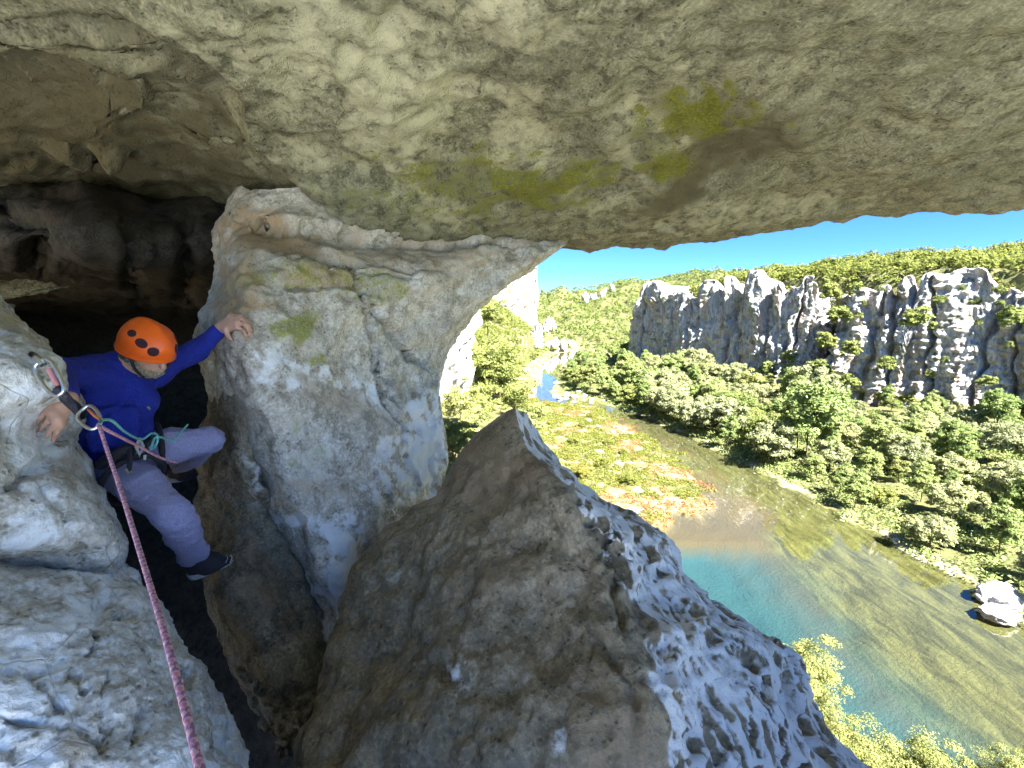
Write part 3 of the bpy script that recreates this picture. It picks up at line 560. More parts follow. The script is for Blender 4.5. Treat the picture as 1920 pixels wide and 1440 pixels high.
def terrain(x, y):
    x = np.asarray(x, float); y = np.asarray(y, float); p3 = np.stack([x, y, x * 0], -1)
    xw = x + 2.2 * fbm(p3 / 7, 3, 731); yw = y + 2.2 * fbm(p3 / 7 + 31, 3, 732)
    dr = polydist(xw, yw, rb)[0]; dl = polydist(xw, yw, lb)[0]; wet = inpoly(xw, yw, WATER); d = np.minimum(dr, dl)
    n1 = fbm(p3 / 60, 4, 701); n2 = fbm(p3 / 9, 4, 702)
    right = dr < dl
    h = np.where(right, 0.15 + 0.05 * d + 0.06 * np.clip(d - 6, 0, 40) , 0.12 + 0.022 * np.clip(d, 0, 25) + 0.30 * np.clip(d - 26, 0, 60))
    h = h + (0.6 * n2 + 1.5 * n1) * sstep(2, 25, d) + .12 * n2
    # hills closing the valley and beyond the far bend
    far = np.clip((y - 440) * 0.165, 0, 70) * (1 + .3 * n1) + np.clip(x - 110, 0, 300) * 0.18 * sstep(330, 480, y) + np.clip(-x + 20, 0, 400) * .35 * sstep(430, 520, y)
    h = np.maximum(h, np.minimum(far, 105 + 10 * n1) * sstep(2, 40, d))
    sp = sdist(x, y, PLAT)
    ph = 46 + 0.16 * np.clip(sp - 10, 0, 200) * sstep(300, 90, y) + 0.06 * np.clip(sp - 10, 0, 250) + 5 * n1 + 1.5 * n2
    h = h + (ph - h) * sstep(12, 26, sp)
    sl = sdist(x, y, LPL)
    lh = 29.6 + 0.12 * np.clip(sl, 0, 200) + 2 * n1 + .6 * n2
    lh = np.where(y > 40, 30 - 22 * sstep(40, 80, y) + 0.75 * np.clip(sl, 0, 60) + 12 * sstep(250, 380, y), lh)
    lh = np.where(y < 14, 29.0, lh)
    shelf = np.where(y < 34, 22.5 + 1.2 * n2, h)
    h = np.where(y < 50, h + (shelf - h) * sstep(-10, -6.5, sl) * sstep(40, 26, y), h)
    h = h + (lh - h) * sstep(-3.0, 0.6, sl)
    depth = 0.06 + 0.07 * np.clip(d, 0, 6) + np.clip(dr - 10, 0, 30) * 0.16 * sstep(90, 55, y) + .35 * n2
    depth = np.where((y > 66) & (y < 200), np.minimum(depth, .75), depth)
    h = np.where(wet, -np.maximum(depth, 0.05), np.maximum(h, 0.06))
    return h
def axis_pts(lo, c0, c1, hi, step, grow):
    a = list(np.arange(c0, c1, step)); s = step
    while a[-1] < hi: s *= grow; a.append(a[-1] + s)
    s = step
    while a[0] > lo: s *= grow; a.insert(0, a[0] - s)
    return np.array(a)
gx = axis_pts(-2500, -30, 150, 3500, 1.0, 1.06); gy = axis_pts(-300, 0, 260, 6000, 1.1, 1.05)
X, Y = np.meshgrid(gx, gy); Z = terrain(X, Y)
V = np.stack([X, Y, Z], -1)
p3 = V.copy(); p3[..., 2] = 0
dW = np.minimum(polydist(X, Y, rb)[0], polydist(X, Y, lb)[0]); wet = Z < 0
bar = (polydist(X, Y, lb)[0] < polydist(X, Y, rb)[0]) & (~wet)
red = sstep(-.05, .4, fbm(p3 / 14, 3, 711) + .22 * sstep(14, 0, dW) + .45 * sstep(100, 66, Y) - .1) * sstep(60, 30, dW) * (polydist(X, Y, lb)[0] < polydist(X, Y, rb)[0])
stones = np.where(bar, sstep(.2, .45, fbm(p3 / 3, 5, 712, .62)) * sstep(40, 25, dW), sstep(3, 1, dW) * sstep(-.1, .3, fbm(p3 / 7, 4, 712))) * (~wet)
deep = sstep(1.0, 3.2, -Z) * wet
M_GROUND, n, b = new_mat('valley_ground')
co = N_(n, 'ShaderNodeTexCoord').outputs['Object']
mpb = N_(n, 'ShaderNodeMapping'); mpb.inputs['Rotation'].default_value = (0, 0, radians(-35)); mpb.inputs['Scale'].default_value = (2.2, .5, 1); n.links.new(co, mpb.inputs[0])
t1 = tex(n, 'Noise', co, .35, 8, .65); tb = tex(n, 'Noise', mpb.outputs[0], .4, 8, .65, Distortion=.6); t2 = tex(n, 'Noise', co, 2.2, 6, .7); t3 = tex(n, 'Voronoi', co, .9)
c = mixc(n, ramp(n, t1, [(.35, 0.), (.65, 1.)]), (0.07, 0.085, 0.025), (0.16, 0.15, 0.05))
def attr(n, name):
    a = n.nodes.new('ShaderNodeAttribute'); a.attribute_name = name; return a.outputs['Fac']
c = mixc(n, attr(n, 'red'), c, mixc(n, ramp(n, t2, [(.4, 0.), (.6, 1.)]), (0.30, 0.17, 0.09), (0.32, 0.25, 0.10)))
c = mixc(n, attr(n, 'stones'), c, mixc(n, ramp(n, t2, [(.35, 0.), (.65, 1.)]), (.28, .23, .15), (.40, .36, .28)))
bed = mixc(n, ramp(n, tb, [(.38, 0.), (.62, 1.)]), (0.085, 0.07, 0.02), (0.23, 0.19, 0.065))
bed = mixc(n, attr(n, 'red'), bed, (0.17, 0.11, 0.045)); bed = mixc(n, attr(n, 'deep'), bed, (0.04, 0.11, 0.135))
c = mixc(n, attr(n, 'bed'), c, bed)
n.links.new(c, b.inputs['Base Color']); b.inputs['Roughness'].default_value = .95
bp = N_(n, 'ShaderNodeBump', Strength=.8, Distance=.4); n.links.new(t2, bp.inputs['Height']); n.links.new(bp.outputs[0], b.inputs['Normal'])
# submerged ledges
ledge = np.abs(fbm(np.stack([(X - Y * .6) / 3.2, (X * .6 + Y) / 14, X * 0], -1), 3, 720))
V[..., 2] += np.where(wet, -0.35 * sstep(.12, .0, ledge) * sstep(.2, .8, -Z), 0)
obj('ground', mesh_np('ground', V.reshape(-1, 3), grid_faces(*X.shape), attrs=dict(red=red, stones=stones, deep=deep, bed=wet * 1.0)), M_GROUND, kind='structure')

# water surface: a level sheet clipped by its banks
M_WATER, n, b = new_mat('river_water'); n.nodes.remove(b); out = n.nodes['Material Output']
co = N_(n, 'ShaderNodeTexCoord').outputs['Object']
mp = N_(n, 'ShaderNodeMapping'); mp.inputs['Rotation'].default_value = (0, 0, radians(-52)); mp.inputs['Scale'].default_value = (1, .35, 1); n.links.new(co, mp.inputs[0])
r1 = tex(n, 'Noise', mp.outputs[0], 1.4, 4, .6); r2 = tex(n, 'Noise', mp.outputs[0], .22, 3, .5)
bp = N_(n, 'ShaderNodeBump', Distance=.05)
st = N_(n, 'ShaderNodeMath', operation='MULTIPLY_ADD'); n.links.new(attr(n, 'riffle'), st.inputs[0]); st.inputs[1].default_value = .9; st.inputs[2].default_value = .045
n.links.new(st.outputs[0], bp.inputs['Strength']); n.links.new(r1, bp.inputs['Height'])
gl = N_(n, 'ShaderNodeBsdfGlossy', Roughness=.03); gl.inputs['Color'].default_value = (1, 1, 1, 1); n.links.new(bp.outputs[0], gl.inputs['Normal'])
tr = N_(n, 'ShaderNodeBsdfTransparent'); tr.inputs['Color'].default_value = (.80, .88, .80, 1)
fr = N_(n, 'ShaderNodeFresnel', IOR=1.5); n.links.new(bp.outputs[0], fr.inputs['Normal'])
fk = N_(n, 'ShaderNodeMath', operation='MULTIPLY', use_clamp=True); fk.inputs[1].default_value = 1.5; n.links.new(fr.outputs[0], fk.inputs[0])
mx = n.nodes.new('ShaderNodeMixShader'); n.links.new(fk.outputs[0], mx.inputs[0]); n.links.new(tr.outputs[0], mx.inputs[1]); n.links.new(gl.outputs[0], mx.inputs[2])
foam = N_(n, 'ShaderNodeBsdfDiffuse'); foam.inputs['Color'].default_value = (.75, .78, .8, 1)
fm = N_(n, 'ShaderNodeMath', operation='MULTIPLY'); n.links.new(attr(n, 'riffle'), fm.inputs[0]); n.links.new(ramp(n, tex(n, 'Noise', mp.outputs[0], 2.6, 5, .7), [(.60, 0.), (.72, .8)]), fm.inputs[1])
mx2 = n.nodes.new('ShaderNodeMixShader'); n.links.new(fm.outputs[0], mx2.inputs[0]); n.links.new(mx.outputs[0], mx2.inputs[1]); n.links.new(foam.outputs[0], mx2.inputs[2])
n.links.new(mx2.outputs[0], out.inputs['Surface'])
wx = np.linspace(-30, 140, 170); wy = np.concatenate([np.linspace(-120, 0, 30, endpoint=False), np.linspace(0, 480, 320)])
X, Y = np.meshgrid(wx, wy)
ins = inpoly(X, Y, WATER); dd = np.minimum(polydist(X, Y, rb)[0], polydist(X, Y, lb)[0]); keep = ins | (dd < 3.0)
fc = grid_faces(*X.shape); kf = keep.ravel()[fc].all(1)
rif = sstep(66, 82, Y) * sstep(190, 150, Y) * sstep(8, 20, X)
obj('river', mesh_np('river', np.stack([X, Y, X * 0], -1).reshape(-1, 3), fc[kf], attrs=dict(riffle=rif)), M_WATER, kind='structure')

# ------------------------------------------------------------------ cliffs
def path_sample(pts, n):
    pts = np.array(pts, float); t = arc_param(pts[None], n, 1); B = cr_basis(len(pts), t); p = B @ pts
    tg = np.gradient(p, axis=0); tg /= np.linalg.norm(tg, axis=1, keepdims=True) + 1e-9
    return p, np.stack([tg[:, 1], -tg[:, 0]], -1)
def cliff(name, pts, zb, ztop, nS, nT, seed, amp=4.0, flip=1, label='', towers=(), lean=3.0, back=30, strata=1.0, brown=None, pale=.5, gap=5, cleft=1.0):
    """fluted limestone face along a plan line; towers = (px, top py, half-width px) surveyed pinnacles"""
    p, nrm = path_sample(pts, nS); nrm = nrm * flip
    s = np.concatenate([[0], np.cumsum(np.linalg.norm(np.diff(p, axis=0), axis=1))])
    dep = p[:, 1] * cos(TH); pxs = 960 + p[:, 0] / np.maximum(p[:, 1], 1) * F
    top = np.full(nS, float(ztop)) + 5 * fbm(np.stack([s / 8, s * 0, s * 0 + seed], -1), 4, seed, .6) - gap
    tw = np.zeros(nS)
    for (tx, ty, hw) in towers:
        u_ = np.abs(pxs - tx + 3 * np.sin(s * .9)) / hw; g = np.clip(1.15 - u_ ** 1.7, 0, 1) * sstep(1.1, .8, u_); zt = CAM[2] + ((720 - ty) / F * cos(TH) - sin(TH)) * p[:, 1] / cos(TH)
        m = g > 0; top = np.where(m, top + (np.maximum(zt, top) - top) * g, top); tw = np.maximum(tw, g)
    rows = []
    tt = np.linspace(0, 1, nT)
    for t in tt:
        z = zb + (top - zb) * t
        rows.append(np.stack([p[:, 0], p[:, 1], z], -1))
    V = np.array(rows); T = np.repeat(tt[:, None], nS, 1); S = np.repeat(s[None], nT, 0)
    Zr = V[..., 2]
    but = fbm(np.stack([S / 16, S * 0, Zr / 60], -1), 3, seed + 1)
    flu = fbm(np.stack([S / 4.5 + .6 * noise(np.stack([S / 9, S * 0, Zr / 9], -1), seed + 21), S * 0, Zr / 26], -1), 5, seed + 2, .6, ridge=True); clf = np.abs(noise(np.stack([S / 9 + .25 * noise(np.stack([S / 5, S * 0, Zr / 6], -1), seed + 23), S * 0, Zr / 140], -1), seed + 22))
    stra = fbm(np.stack([S / 12, S * 0 + 3, Zr / 1.7], -1), 3, seed + 3)
    blk, b2 = worley(np.stack([S / 4.5, S * 0, Zr / 2.6], -1), seed + 4)
    off = amp * but + 3.2 * (flu - .8) - 3.5 * cleft * sstep(.10, .0, clf) + strata * (.9 * stra + 1.3 * np.clip(.5 - (b2 - blk), -1, .5) * -1) - lean * T + .5 * fbm(V / 1.6, 3, seed + 6)
    off += 1.8 * tw[None] * sstep(.55, .9, T)
    V[..., 0] += nrm[None, :, 0] * off; V[..., 1] += nrm[None, :, 1] * off
    V[..., 2] += .5 * fbm(V / 2.5, 3, seed + 7) * T
    # cap and back so the rock has thickness
    caps = []
    for k, (bk, dzc) in enumerate([(1.2, .2), (3.0, -.3), (7.0, -2.5), (back, -5)]):
        c = V[-1].copy(); c[:, :2] -= nrm * bk; c[:, 2] += dzc + .5 * fbm(c / 2.5, 2, seed + 9); caps.append(c)
    cb = caps[-1].copy(); cb[:, 2] = zb; V = np.concatenate([V, np.array(caps), cb[None]])
    nR = len(V)
    f = grid_faces(nR, nS)
    if flip > 0: f = f[:, ::-1]
    q = V
    mo = sstep(.16, .4, fbm(q / np.array([4, 4, 4.0]), 4, seed + 11)) * .62
    pa = sstep(-.1, .3, fbm(q / np.array([4, 4, 12.0]), 3, seed + 12)) * pale
    br = sstep(.0, .35, fbm(q / np.array([3, 3, 16.0]), 3, seed + 13)) * .55
    if brown is not None: br = np.maximum(br, brown(q))
    return obj(name, mesh_np(name, V.reshape(-1, 3), f, attrs=dict(moss=mo, pale=pa, brown=br)), M_ROCKFAR, label=label, cat='cliff')
cliff('limestone_cliff', [(150, 190), (132, 178), (116, 168), (106, 168), (94, 182), (80, 202), (68, 224), (62, 234), (70, 256), (100, 292)], 4, 48, 560, 190, 801, 3.5, -1,
      'long grey limestone cliff with fluted walls and pinnacles across the river', strata=.6,
      towers=[(1214, 530, 22), (1262, 548, 20), (1318, 527, 20), (1352, 520, 16), (1402, 510, 22), (1446, 533, 15), (1508, 520, 22)])
cliff('limestone_cliff', [(240, 10), (200, 42), (172, 70), (150, 96), (136, 118), (126, 134), (115, 147), (106, 156), (112, 168)], 4, 46, 620, 200, 831, 5.0, -1,
      'nearest broken white cliff with stepped ledges at the right edge above the trees', strata=1.1, lean=8, cleft=1.2,
      towers=[(1640, 536, 22), (1678, 518, 18), (1722, 514, 26), (1785, 502, 48), (1868, 552, 30), (1915, 540, 20), (1990, 520, 40), (1600, 545, 12)])
cliff('limestone_cliff', [(-110, 330), (-70, 352), (-35, 375), (0, 398), (20, 412), (24, 425), (10, 445), (-30, 470)], 20, 88, 260, 150, 861, 4, 1,
      'tall sunlit cream cliff with orange streaks far away beside the pillar', strata=.4, lean=2, gap=2, pale=.8,
      brown=lambda q: sstep(24, 12, np.abs(q[..., 0] - 4)) * sstep(.0, .25, fbm(q / np.array([2.5, 2.5, 40]), 3, 873)) * sstep(70, 55, q[..., 2]))
cliff('limestone_cliff', [(-60, 360), (-20, 378), (8, 392), (27, 400), (26, 412)], 8, 27, 200, 60, 881, 3, 1, 'low pale rock band under the tall cream cliff above the river bend', gap=0, lean=2)
cliff('limestone_cliff', [(-12, 20), (-6, 23.5), (-3.2, 25.5), (-2.3, 27), (-2.6, 30), (-8, 36)], 24, 35, 240, 160, 891, .5, 1,
      'near sunlit white rock face just right of the pillar behind the bushy tree', gap=0, lean=.8, strata=.25, pale=.9, back=3, cleft=.1)
# ------------------------------------------------------------------ vegetation
def leaf_mat(name, dark, light, var=(0.20, 0.21, 0.05), trans=.3):
    m, n, b = new_mat(name); n.nodes.remove(b); out = n.nodes['Material Output']
    c = mixc(n, attr(n, 'tint'), dark, light)
    oi = N_(n, 'ShaderNodeObjectInfo')
    c = mixc(n, ramp(n, oi.outputs['Random'], [(.25, 0.), (1., .55)]), c, var)
    d = N_(n, 'ShaderNodeBsdfDiffuse'); t = N_(n, 'ShaderNodeBsdfTranslucent'); mx = n.nodes.new('ShaderNodeMixShader'); mx.inputs[0].default_value = trans
    n.links.new(c, d.inputs[0]); n.links.new(c, t.inputs[0]); n.links.new(d.outputs[0], mx.inputs[1]); n.links.new(t.outputs[0], mx.inputs[2]); n.links.new(mx.outputs[0], out.inputs['Surface'])
    return m
M_LEAF = leaf_mat('bank_foliage', (0.20, 0.225, 0.11), (0.42, 0.44, 0.24), (0.42, 0.42, 0.18))
M_FRESH = leaf_mat('fresh_foliage', (0.15, 0.205, 0.065), (0.33, 0.41, 0.15), (0.38, 0.41, 0.16))
M_OAK = leaf_mat('oak_foliage', (0.115, 0.155, 0.045), (0.31, 0.355, 0.125), (0.33, 0.34, 0.10))
M_YEL = leaf_mat('sunlit_foliage', (0.16, 0.19, 0.055), (0.36, 0.385, 0.155), (0.36, 0.36, 0.12))
M_BAR = leaf_mat('bar_plants', (0.115, 0.15, 0.03), (0.26, 0.265, 0.07), (0.27, 0.23, 0.055))
M_FOREST = leaf_mat('hill_forest', (0.10, 0.14, 0.04), (0.26, 0.30, 0.095))
M_BARK = simple('bark', (0.13, 0.10, 0.075), .9, nscale=6, namp=.4, bump=.5)
M_STONE = rock_mat('river_stone', (0.30, 0.28, 0.26), (0.50, 0.48, 0.45), (0.60, 0.58, 0.56), .6, .8, dist=.1)

def leaf_quads(pos, nrm, size, r):
    """rhombic leaves at pos facing nrm"""
    k = len(pos); a = r.normal(size=(k, 3)); t = np.cross(nrm, a); t /= np.linalg.norm(t, axis=1, keepdims=True) + 1e-9
    bt = np.cross(nrm, t); L = size * r.uniform(.7, 1.4, (k, 1)); W = L * r.uniform(.45, .7, (k, 1)); bend = nrm * L * .18
    v = np.stack([pos - t * L, pos + bt * W - bend, pos + t * L, pos - bt * W - bend], 1)
    return v.reshape(-1, 3)
def crown(seed, rad, nclump, nleaf, leaf, shell=.55, clump=.30, flat=.8):
    """uneven crown: leaf clumps spread through an ellipsoid volume with gaps between them"""
    r = np.random.default_rng(seed); rad = np.array(rad, float)
    d = r.normal(size=(nclump * 3, 3)); d /= np.linalg.norm(d, axis=1, keepdims=True)
    d = d[d[:, 2] > -.65][:nclump]; nclump = len(d)
    rr = r.uniform(shell, 1, (nclump, 1)) * (1 + .35 * noise(d * 1.7 + seed)[:, None])
    cc = d * rr * rad
    cr = clump * rad.mean() * r.uniform(.6, 1.25, (nclump, 1))
    e = r.normal(size=(nclump, nleaf, 3)); e /= np.linalg.norm(e, axis=2, keepdims=True); e[..., 2] = np.where(e[..., 2] < -.3, -e[..., 2] * .5, e[..., 2])
    pos = cc[:, None] + e * (cr[:, None] * r.uniform(.35, 1.05, (nclump, nleaf, 1))) * np.array([1.15, 1.15, flat])
    nrm = e + np.array([0, 0, .5]) + .6 * r.normal(size=e.shape); nrm /= np.linalg.norm(nrm, axis=2, keepdims=True)
    tint = np.clip(r.uniform(.15, .85, (nclump, 1)) + r.normal(0, .18, (nclump, nleaf)), 0, 1)
    v = leaf_quads(pos.reshape(-1, 3), nrm.reshape(-1, 3), leaf, r)
    return v, np.repeat(tint.ravel(), 4), cc
def quads(nv): return np.arange(nv).reshape(-1, 4)
def tubes(paths, sides=7):
    vs, fs, o = [], [], 0
    for pts, rads in paths:
        pts = np.array(pts, float); n_ = len(pts); tg = np.gradient(pts, axis=0); tg /= np.linalg.norm(tg, axis=1, keepdims=True) + 1e-9
        up = np.array([0, 0, 1.]) if abs(tg[:, 2]).mean() < .9 else np.array([1., 0, 0])
        a = np.cross(tg, up); a /= np.linalg.norm(a, axis=1, keepdims=True) + 1e-9; b_ = np.cross(tg, a)
        th = np.linspace(0, 2 * pi, sides, endpoint=False)
        ring_ = pts[:, None] + np.array(rads)[:, None, None] * (np.cos(th)[None, :, None] * a[:, None] + np.sin(th)[None, :, None] * b_[:, None])
        vs.append(ring_.reshape(-1, 3)); fs.append(grid_faces(n_, sides, True) + o); o += n_ * sides
    return np.concatenate(vs), np.concatenate(fs)
def trunk_mesh(seed, h, r0, cc, nlimb=6):
    r = np.random.default_rng(seed); top = np.array([r.normal(0, .15), r.normal(0, .15), h * .75])
    base = np.array([0, 0, -.4]); mid = (base + top) / 2 + np.append(r.normal(0, .05 * h, 2), 0)
    P_ = [((np.outer((1 - t) ** 2, base) + np.outer(2 * t * (1 - t), mid) + np.outer(t ** 2, top)), r0 * (1 - .8 * t)) for t in [np.linspace(0, 1, 7)]]
    tr = P_[0][0]
    for k in r.choice(len(cc), min(nlimb, len(cc)), replace=False):
        s_ = tr[r.integers(2, 6)]; e_ = cc[k]; t = np.linspace(0, 1, 5); m_ = (s_ + e_) / 2 + np.array([0, 0, .1 * h])
        P_.append((np.outer((1 - t) ** 2, s_) + np.outer(2 * t * (1 - t), m_) + np.outer(t ** 2, e_), r0 * .4 * (1 - .8 * t)))
    return tubes(P_, 6)
class Tree:
    """a tree kind: trunk and crown meshes made once, placed many times"""
    def __init__(s, seed, h, rad, mat, nclump=46, nleaf=85, leaf=.28, r0=.18, zc=.62, **kw):
        v, t, cc = crown(seed, rad, nclump, nleaf, leaf, **kw); off = np.array([0, 0, h * zc]); s.h = h
        s.crown = mesh_np('crown', v + off, quads(len(v)), False, dict(tint=t)); s.crown.materials.append(mat)
        tv, tf = trunk_mesh(seed, h, r0, cc + off); s.trunk = mesh_np('trunk', tv, tf); s.trunk.materials.append(M_BARK)
    def place(s, name, loc, sc=1.0, rz=0, label='', cat='tree', group=None, tilt=(0, 0), part='trunk'):
        e = empty(name, loc, label=label, cat=cat, group=group); e.scale = (sc, sc, sc); e.rotation_euler = (*tilt, rz)
        obj(part, s.trunk, parent=e); obj('crown' if cat == 'tree' else 'foliage', s.crown, parent=e); return e
KB = [Tree(900 + k, h, rad, m_, nc_, 170, lf, clump=cl, flat=1.0, shell=sh) for k, (h, rad, m_, nc_, lf, cl, sh) in enumerate([(9.5, (4.8, 4.6, 4.2), M_LEAF, 80, .22, .25, .5), (13, (4.2, 4.6, 5.8), M_FRESH, 95, .22, .21, .4),
      (9, (5.6, 5.0, 3.6), M_LEAF, 85, .24, .22, .55), (12, (3.2, 3.5, 5.4), M_FRESH, 70, .21, .24, .4), (7.5, (4.4, 4.6, 3.2), M_OAK, 70, .20, .26, .5)])]
KY = Tree(920, 9, (3.2, 3.2, 3.6), M_YEL, 46, 90, .26)
KS = [Tree(930 + k, 2.4, (1.35, 1.4, 1.3), M_OAK, 40, 80, .13, .05, .42, flat=1.0, shell=.35) for k in range(3)]
KSY = Tree(940, 2.2, (1.5, 1.5, 1.2), M_BAR, 36, 80, .12, .04, .42, flat=1.0)

# trees of the right bank, planted at their surveyed spread; crowns touch
r = np.random.default_rng(31)
def plant(n_try, box, ok, gap):
    x = r.uniform(box[0], box[1], n_try); y = r.uniform(box[2], box[3], n_try); m = ok(x, y); out = np.zeros((0, 2))
    for a, b_ in zip(x[m], y[m]):
        if not len(out) or (((out - (a, b_)) ** 2).sum(1) > gap(a, b_) ** 2).all(): out = np.vstack([out, (a, b_)])
    return [tuple(q) for q in out]
def a1(v): return np.array([v], float)
def inview(x, y, z, lo=-80, hi=2000):
    d = y * cos(TH) - (z - 35) * sin(TH); px = 960 + x / np.maximum(d, 1) * F; return (d > 5) & (px > lo) & (px < hi)
def okbank(x, y):
    d = polydist(x, y, rb)[0]
    return inview(x, y, 6) & ~inpoly(x, y, WATER) & (d < polydist(x, y, lb)[0]) & (d > 2.8) & (d < 95) & (sdist(x, y, PLAT) < -2)
bank = plant(6000, (30, 150, 46, 330), okbank, lambda x, y: 5.6 if y < 110 else (7.2 if y < 220 else 9.0))
B_ = np.array(bank); dist = polydist(B_[:, 0], B_[:, 1], rb)[0]; spl = sdist(B_[:, 0], B_[:, 1], PLAT); bz_ = terrain(B_[:, 0], B_[:, 1])
order = sorted(range(len(bank)), key=lambda i: bank[i][1])
ORD = 'first second third fourth fifth sixth seventh eighth ninth tenth eleventh twelfth thirteenth fourteenth fifteenth sixteenth seventeenth eighteenth nineteenth'.split()
TENS = ['', '', 'twent', 'thirt', 'fort', 'fift', 'sixt', 'sevent', 'eight', 'ninet']
def ordn(k):
    if k < 19: return ORD[k]
    k += 1; return TENS[k // 10] + 'ieth' if k % 10 == 0 else TENS[k // 10] + 'y-' + ORD[k % 10 - 1]
tot = 0; cnt = {}; shape = ['round', 'tall', 'broad', 'slender', 'low bushy']
for i in order:
    x, y = bank[i]; z = float(bz_[i]); k = int(r.integers(0, 5)); sc = r.uniform(.62, 1.35) * (1.0 if y < 95 else 1.2)
    front = dist[i] < 7
    if x / y > .68: sc *= .64 if spl[i] < -26 else .45
    if front: sc *= .7
    if y > 190: sc *= .85
    t = KY if r.random() < .09 else KB[k]
    tone = 'yellowing round' if t is KY else ['grey green', 'fresh green', 'grey green', 'fresh green', 'olive'][k] + ' ' + shape[k]
    row = 'at the right waterline' if front else ('against the cliff foot' if spl[i] > -9 else ('just behind the waterline row' if dist[i] < 16 else 'deep in the riverside wood'))
    q_ = (tone, row); cnt[q_] = cnt.get(q_, 0) + 1
    lab = f"{tone} tree {row}, {ordn(cnt[q_] - 1)} such upstream from the boulders"
    t.place('riverside_tree', (x, y, z - .2), sc, r.uniform(0, 6.28), lab, 'tree', 'trees ' + row, (r.normal(0, .05), r.normal(0, .05))); tot += 1
print('bank trees', tot)

# shrubs rooted on the cliffs
CS = [(1432, 596, 205, 1.5, 'in the notch left of the tall pinnacle'), (1478, 612, 190, 1.7, 'right of the small pinnacle'), (1300, 590, 212, .9, 'in a dark cleft of the fluted wall'), (1365, 575, 200, 1.3, 'on the fluted cliff top'),
      (1440, 690, 172, 2.2, 'on the apron below the fluted wall'), (1550, 640, 151, 2.4, 'at the mouth of the gully'), (1572, 590, 152, 2.6, 'high in the gully'), (1558, 545, 156, 2.4, 'at the head of the gully'), (1720, 598, 128, 2.7, 'spreading from a ledge of the nearest cliff'),
      (1590, 715, 139, 2.2, 'hanging from the left edge of the nearest cliff'), (1660, 680, 133, 1.7, 'below the spreading ledge bush'), (1596, 655, 143, 2.2, 'in the shaded gully bed'), (1850, 715, 112, 1.3, 'low on the nearest cliff near the right edge'), (1745, 700, 124, .9, 'in a crack of the nearest cliff'),
      (1500, 600, 178, 1.0, 'beside the tall pinnacle'), (1265, 580, 222, 1.2, 'on the shoulder of the first buttress'), (1535, 690, 152, 2.6, 'filling the foot of the gully'), (1480, 668, 166, 2.0, 'between apron and gully'), (1900, 590, 112, 2.0, 'dark against the skyline block at the right edge')]
for k, (px, py, d, sc, where) in enumerate(CS):
    KS[k % 3].place('cliff_shrub', tuple(P(px, py, d - 2.0) - np.array([0, 0, 1.2 * sc])), sc, k * 1.3, 'green shrub ' + where, 'shrub', 'shrubs rooted on the cliffs', part='stem')

for k in range(34):
    t_ = r.uniform(0, 1); px = r.uniform(1215, 1900); dpt = np.interp(px, [1200, 1500, 1560, 1610, 1760, 1940], [224, 172, 160, 148, 133, 117]); py = r.uniform(560, 700) if k % 2 else r.uniform(535, 575)
    KS[k % 3].place('cliff_shrub', tuple(P(px, py, dpt + r.uniform(-1, 2)) - np.array([0, 0, .8])), r.uniform(.45, 1.1), k, f"small green shrub in a cleft of the {'fluted' if px < 1560 else 'nearest'} cliff, {ordn(k)} of those scattered over it", 'shrub', 'small shrubs in the clefts', part='stem')

# big bushy tree and scrub on the left slope
TL = Tree(950, 7.5, (2.9, 2.8, 3.3), M_OAK, 130, 260, .075, .13, .55, clump=.22, shell=.35)
c0 = P(908, 835, 31)
TL.place('bushy_tree', tuple(c0), 1.03, .4, 'dense bushy green tree on the left slope right of the pillar', 'tree')
TS = Tree(951, 2.6, (1.5, 1.5, 1.3), M_YEL, 60, 150, .06, .05, .5, clump=.26, shell=.3)
TSO = Tree(952, 2.4, (1.3, 1.3, 1.3), M_OAK, 60, 150, .055, .05, .5, clump=.26, shell=.3)
for k, (px, py, d, sc, t, lab) in enumerate([(885, 850, 22, 1.1, TS, 'pale sunlit shrub low on the slope at the boulder\'s left edge'), (935, 845, 25, 1.2, TS, 'pale sunlit shrub directly behind the boulder tip'), (985, 800, 30, 1.1, TS, 'yellow green shrub right of the boulder tip under the bushy tree'),
        (850, 840, 12, .55, TSO, 'dark leafed shrub against the right edge of the pillar'), (862, 770, 22, .8, TS, 'pale shrub on the near white rock face'), (850, 900, 14, .7, TS, 'pale shrub in the gap between pillar and boulder'), (915, 600, 60, 2.0, TSO, 'green shrub on top of the near white rock face'), (900, 780, 26, .9, TSO, 'green shrub at the foot of the bushy tree')]):
    t.place('slope_shrub', tuple(P(px, py, d) - np.array([0, 0, .9 * sc])), sc, k * 2.1, lab, 'shrub', 'shrubs on the left slope', part='stem')
# small trees on the shelf below the boulder
KN = Tree(955, 4.4, (1.0, 0.9, 2.0), M_YEL, 150, 260, .026, .05, .58, clump=.2, shell=.25)
KN2 = Tree(956, 3.0, (1.3, 1.2, 1.3), M_YEL, 150, 240, .026, .05, .56, clump=.22, shell=.25)
for k, (px, py, d, sc, t, lab) in enumerate([(1512, 1300, 9.0, .62, KN, 'feathery yellow green sapling beside the boulder\'s right flank above the pool'), (1600, 1425, 8.0, .55, KN2, 'low yellow green bush under the boulder\'s lower right edge'),
        (1755, 1478, 7.6, .62, KN2, 'yellow green bush at the bottom edge of the picture, nearest the pool'), (1680, 1470, 8.2, .5, KN2, 'yellow green bush at the bottom edge between two others'), (1925, 1480, 9, .55, KN2, 'sunlit twig bush cut by the bottom right corner')]):
    top = P(px, py, d); t.place('shelf_shrub', tuple(top - np.array([0, 0, t.h * .58 * sc])), sc, k * 2.1, lab, 'shrub', 'shrubs on the shelf below the cave', part='stem')

